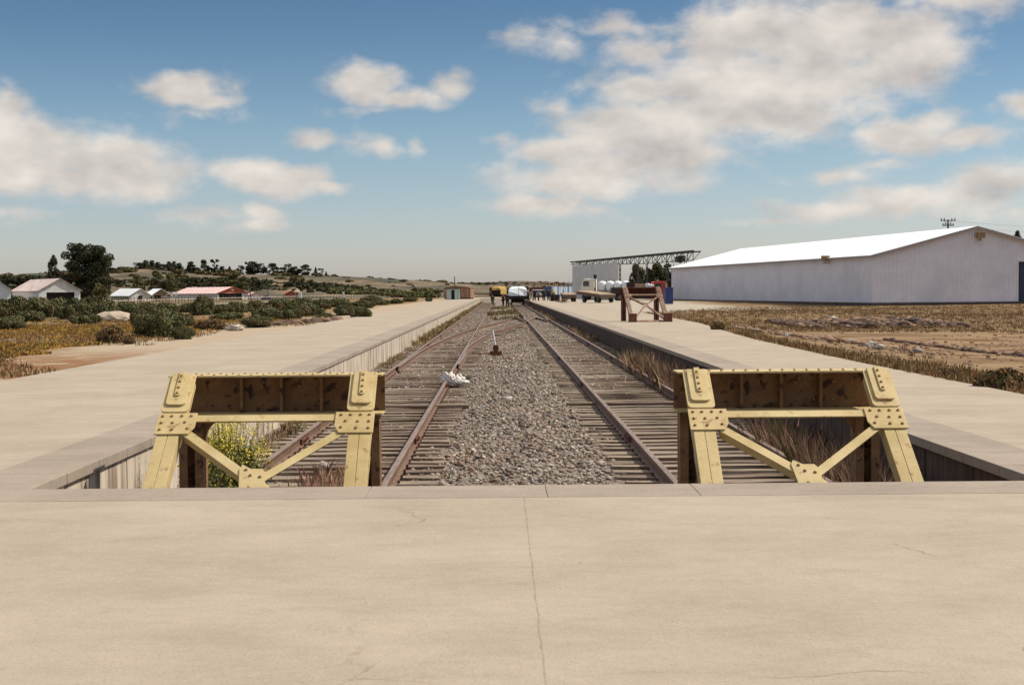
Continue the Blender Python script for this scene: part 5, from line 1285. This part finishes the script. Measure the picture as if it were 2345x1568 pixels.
MR = [(285, 716, 62, 30, 'below the left white roofed shed'), (330, 715, 60, 28, 'below the gap between twin sheds'), (375, 716, 58, 30, 'above the largest bush below the gate frame'), (425, 714, 46, 24, 'left of the tall rounded bush'),
      (500, 716, 60, 26, 'right of the tall rounded bush'), (540, 714, 60, 28, 'below the red gable front'), (520, 728, 70, 24, 'nearer the path below the red gable front'), (585, 712, 62, 28, 'below the small white shed'),
      (610, 726, 76, 32, 'in the centre of the field, widest there'), (640, 708, 60, 28, 'below the small red shed'), (655, 730, 70, 36, 'overhanging the sandy bank'), (690, 706, 60, 26, 'just right of the left white post'),
      (700, 722, 66, 34, 'above the dark earth cut'), (735, 708, 60, 26, 'between the two white posts'), (775, 704, 56, 24, 'below the right white post'), (790, 722, 60, 28, 'right of the dark earth cut'), (822, 727, 50, 30, 'nearest the left platform edge'),
      (745, 730, 44, 16, 'low over the dark earth cut'), (830, 706, 56, 20, 'right of the right white post'), (870, 700, 46, 16, 'far along the platform, middle'), (905, 693, 40, 14, 'far along the platform, near the brown post'), (850, 690, 50, 14, 'far behind the platform bushes'), (940, 690, 34, 14, 'small beside the brown sign post'), (982, 690, 18, 12, 'tiny at the foot of the brown sign post'), (920, 682, 44, 10, 'farthest before the mint hut')]
for px, py, w, h, lb in MR: bush(px, py, w, h, 'gorse bush ' + lb, BUSHL, 'gorse bushes in the middle field')
for px, py, w, h, lb in ((1645, 757, 40, 24, 'small green weed bush at the right platform edge'), (2315, 893, 110, 56, 'dry dark bush at the right picture edge beside platform'), (2180, 866, 60, 26, 'low brown bush beside the right platform edge')):
    bush(px, py, w, h, lb, DRYB, None)

def field_pts(n, x0, x1, y0, y1, seed, dens=None):
    r = np.random.default_rng(seed); y = y0 * (y1 / y0) ** r.uniform(0, 1, n); x = r.uniform(0, 1, n) * (x1 - x0) + x0
    if dens is not None: k = dens(x, y, r); x, y = x[k], y[k]
    return np.stack([x, y, gz(x, y)], 1)
def wedge(n, s0, s1, y0, y1, seed, f):       # points in the visible fan between two sight slopes
    r = np.random.default_rng(seed); y = y0 * (y1 / y0) ** r.uniform(0, 1, n); s = r.uniform(s0, s1, n); x = s * y; k = f(x, y, r); x, y = x[k], y[k]
    return np.stack([x, y, gz(x, y)], 1)
nzf = lambda x, y, s, f: fbm(x, y, s, 4, f)
# left field
P_ = wedge(15000, -.46, -.10, 24, 120, 1, lambda x, y, r: (x < PXL - 1.6 - np.clip(nzf(x, y, 4, .25), -1, 1) * 1.6) & (nzf(x, y, 12, .35) + r.uniform(-.4, .4, len(x)) > -.05))
tag(tufts('dry_grass', P_, np.random.default_rng(2).uniform(.05, .18, len(P_)) , G_dry, nb=7, spread=.3, wid=.010, seed=3, probs=[.28, .26, .16, .30]), 'dry brown and orange grass on the left field', 'grass', kind='stuff')
P_ = wedge(52000, -.46, -.13, 30, 100, 5, lambda x, y, r: (x < PXL - 3.6 - 1.5 * np.clip(nzf(x, y, 9, .4), -1, 1)) & (nzf(x, y, 21, .20) + r.uniform(-.55, .55, len(x)) > -.05) & (y < 92))
tag(tufts('yellow_flowers', P_, np.random.default_rng(6).uniform(.03, .14, len(P_)), G_flow, nb=8, spread=.35, wid=.022, seed=7, probs=[.36, .22, .14, .28]), 'ochre yellow wild flowers covering patches of the left field', 'flowers', kind='stuff')
# right field
P_ = wedge(26000, .12, .50, 20, 135, 8, lambda x, y, r: (x > prx(y) + .05) & (((y > 52) & ((y < 105) | (x > 24)) & (r.uniform(0, 1, len(x)) < .75)) | ((x < prx(y) + 1.2 + .7 * nzf(x, y, 3, .5)) & (r.uniform(0, 1, len(x)) < .9)) | ((y > 24) & (nzf(x, y, 41, .35) + r.uniform(-.3, .3, len(x)) > .55))))
tag(tufts('dry_grass', P_, np.random.default_rng(9).uniform(.06, .18, len(P_)), G_dry, nb=8, spread=.3, wid=.010, seed=10, probs=[.24, .42, .14, .20]), 'dry tan grass beside the right platform and before the warehouse', 'grass', kind='stuff')
n_ = 620; yy = 19 * (95 / 19) ** RNG.uniform(0, 1, n_); xx = prx(yy) + .03 + RNG.exponential(.40, n_)
P_ = np.stack([xx, yy, gz(xx, yy)], 1); P_ = P_[nzf(xx, yy, 17, .45) > -.02]
tag(tufts('weeds', P_, RNG.uniform(.05, .22, len(P_)), [G_dry[1], G_dry[3], G_dry[0], G_dry[3], G_dry[2]], nb=14, spread=.2, wid=.010, seed=12), 'reddish green weeds lining the right platform edge', 'weeds', kind='stuff')
# clods of dark earth and pale rubble on the right field
def clods(nm, label, n, x0, x1, ya, yb_, seed, r0, r1, mats_, jit=1.0):
    r = np.random.default_rng(seed); u = r.uniform(0, 1, n); x = x0 + (x1 - x0) * u; y = ya + (yb_ - ya) * u + r.normal(size=n) * jit
    rs_ = r.uniform(r0, r1, n) * np.clip(1 + .7 * np.sin(u * 21), .4, 2)
    th = r.uniform(0, 6.28, n); J = r.uniform(.7, 1.25, (n, len(IV))); V = IV[None] * J[..., None] * np.array([1.2, 1, .7])
    V = V * rs_[:, None, None] + np.stack([x, y, gz(x, y) + rs_ * .15], 1)[:, None, :]
    Fc = (IF[None] + (np.arange(n) * len(IV))[:, None, None]).reshape(-1, 3)
    o = np_mesh(nm, V.reshape(-1, 3), Fc, mats_, np.repeat(r.integers(0, len(mats_), n), len(IF))); return tag(o, label, 'earth', kind='stuff')
M_earth = mat('dark earth', (.055, .03, .02), (.12, .07, .045), scale=3)
M_earth2 = mat('brown earth', (.17, .095, .05), (.28, .17, .10), scale=3)
a = G(1790, 742); c = G(2130, 740); clods('earth_clods', 'ragged line of dark earth clods across the right field', 1500, a.x, c.x, a.y, c.y, 3, .05, .19, [M_earth, M_earth2, M_earth], 1.9)
a = G(2060, 778); c = G(2330, 805); clods('earth_clods', 'nearer dark brown ridge of churned earth at the right', 900, a.x, c.x, a.y, c.y, 4, .02, .08, [M_earth, M_earth2], .9)
a = G(1720, 755); c = G(2100, 800); clods('rubble', 'pale and brown rubble scattered on the dirt beside the right platform', 260, a.x, c.x, a.y + 1, c.y + 3, 5, .03, .10, [M_earth2, M_st[2], M_st[0], M_earth2], 3.5)
a = G(660, 741); c = G(800, 732); clods('earth_clods', 'dark earth cut at the edge of the left platform', 900, a.x - 1, c.x - .8, a.y, c.y, 6, .06, .17, [M_earth, M_earth, M_earth2], 1.6)
q_ = wedge(3200, .16, .45, 20, 120, 77, lambda x, y, r: (x > prx(y) + .4) & (nzf(x, y, 51, .3) + r.uniform(-.6, .6, len(x)) > .1))
o = stones('dirt_clods', q_[:, 0], q_[:, 1], q_[:, 2], RNG.uniform(.015, .055, len(q_)) * (1 + q_[:, 1] / 60)); o.data.materials.clear(); [o.data.materials.append(m_) for m_ in (M_earth2, M_st[0], M_earth, M_earth2)]
tag(o, 'small clods and stones strewn over the right field', 'clods', kind='stuff')
for px, py, r_, lb in ((1902, 733, .26, 'white stone lying on the dark earth line'), (2012, 796, .12, 'pale stone near the churned earth ridge'), (536, 754, .28, 'pale boulder lying on the sand by the low round bush')):
    p = G(px, py, 0); o = crumple('boulder', [((0, 0, r_ * .15), (r_ * 1.2, r_ * .8, r_ * .5)), ((r_ * .6, .02, r_ * .05), (r_ * .7, r_ * .6, r_ * .4))], M_st[0]); o.data.materials.clear(); o.data.materials.append(M_st[1]); 
    o.data.polygons.foreach_set('material_index', [0] * len(o.data.polygons)); o.location = p; tag(o, lb, 'boulder')
# sandy mound on the left field
p = G(262, 730, -.05); bm = bmesh.new(); bmesh.ops.create_icosphere(bm, subdivisions=3, radius=1)
for v in bm.verts: v.co = Vector((v.co.x * 1.35, v.co.y * .9, v.co.z * .5)) * (1 + .08 * math.sin(v.co.x * 9) * math.cos(v.co.y * 7))
me = bpy.data.meshes.new('sand_mound'); bm.to_mesh(me); bm.free(); me.materials.append(mat('mound sand', (.34, .26, .19), (.48, .38, .28), scale=3, bump=.6)); o = bpy.data.objects.new('sand_mound', me); COL.objects.link(o); o.location = p; tag(o, 'bare sandy mound among the orange grass', 'mound')

# weeds between rails and platform walls
def trench(xs, ys): return np.stack([xs, ys, bed_z(xs, ys)], 1)
def sidegrass(nm, label, x0, x1, y0, y1, n, h0, h1, mats_, probs, seed, nb=22, wid=.006, lean=.5, f=None):
    r = np.random.default_rng(seed); y = y0 * (y1 / y0) ** r.uniform(0, 1, n); x = r.uniform(x0, x1, n)
    if f is not None: k = f(x, y, r); x, y = x[k], y[k]
    return tag(tufts(nm, trench(x, y), r.uniform(h0, h1, len(x)), mats_, nb=nb, spread=.15, wid=wid, seed=seed, probs=probs, lean=lean), label, 'grass', kind='stuff')
G_pink = [leafmat('seed head pink', (.34, .17, .13), (.44, .25, .19)), leafmat('stalk straw', (.36, .24, .12), (.46, .33, .19)), leafmat('stalk green', (.10, .11, .035), (.16, .16, .05)), leafmat('stalk dark', (.09, .05, .03), (.14, .08, .05))]
sidegrass('tall_grass', 'tall pinkish seeding grass between right rail and dark wall near the buffer', 3.74, 4.28, 14.5, 21.5, 330, .20, .62, G_pink, [.38, .16, .20, .26], 21, nb=26, wid=.0038)
sidegrass('tall_grass', 'tall dry grass along the dark wall behind the right buffer', 3.75, 4.3, 25, 43, 420, .25, .70, G_pink, [.28, .32, .2, .2], 22, f=lambda x, y, r: nzf(y, y * 0, 5, .5) > -.35)
sidegrass('tall_grass', 'sparse dry grass further along the dark wall', 3.8, 4.3, 43, 200, 500, .15, .45, G_pink, [.2, .4, .3, .1], 23, nb=12, wid=.012, f=lambda x, y, r: nzf(y, y * 0, 6, .2) > -.1)
sidegrass('tall_grass', 'green and straw grass along the foot of the whitish wall', XL + .08, -3.3, 20, 60, 420, .05, .20, G_pink, [.12, .4, .38, .1], 24, nb=14, f=lambda x, y, r: nzf(y, y * 0, 8, .6) > -.1)
sidegrass('tall_grass', 'pale straw grass along the far end of the whitish wall', XL + .1, -3.2, 60, 270, 900, .10, .40, [G_pink[1], G_flow[1], G_dry[0], G_dry[2]], None, 25, nb=10, wid=.02)
sidegrass('tall_grass', 'yellowish grass growing between the far rails before the wagon', -1.1, 1.8, 110, 200, 800, .15, .42, [G_dry[0], G_flow[1], G_dry[2]], None, 26, nb=10, wid=.02, f=lambda x, y, r: nzf(x * 2, y * .3, 8, .6) > .0)
sidegrass('tall_grass', 'small weeds sprouting among the near ballast stones', -3.4, 4.2, 13, 50, 420, .04, .13, G_pink, [.2, .4, .3, .1], 27, nb=8, wid=.004)
sidegrass('tall_grass', 'reddish tuft between the sleepers behind the left buffer', -2.3, -1.8, 15.5, 17.2, 26, .12, .35, G_pink, [.5, .35, .05, .1], 28, nb=22)
# flowering yellow weed behind the left buffer
fw = tag(empty('flowering_weed', (-2.98, 15.1, BED)), 'bushy weed covered in small yellow flowers behind the left buffer', 'plant')
r = np.random.default_rng(4); b = MB(); tips = []
for k in range(150):
    a = r.uniform(0, 6.28); q = r.uniform(.05, .55); h = r.uniform(.45, 1.12); x, y = math.cos(a) * q * .95, math.sin(a) * q * 1.6
    m_ = (x * .6, y * .6, h * .5); b.tube([(x * .25, y * .25, -.02), m_, (x, y, h)], [.005, .004, .002], 4, False); tips.append((x, y, h))
    for j in range(3): tips.append((x * r.uniform(.6, 1.1), y * r.uniform(.6, 1.1), h * r.uniform(.5, .95)))
b.build('stem', G_gorse[1], fw)
L_ = [(x, y, z, .05, .05, .05) for x, y, z in tips]
V, Fc, mi = leaf_cloud(L_, 9000, .0095, 1, r); np_mesh('flower', V, Fc, [mat('yellow petal', (.62, .50, .05), (.75, .62, .12), scale=20)], mi, fw)
V, Fc, mi = leaf_cloud([(x * .9, y * .9, z * .6, .10, .10, .18) for x, y, z in tips[::3]], 5200, .014, 3, r, 1.8); np_mesh('leaf', V, Fc, [G_gorse[1], G_gorse[2], G_dry[2]], mi, fw)
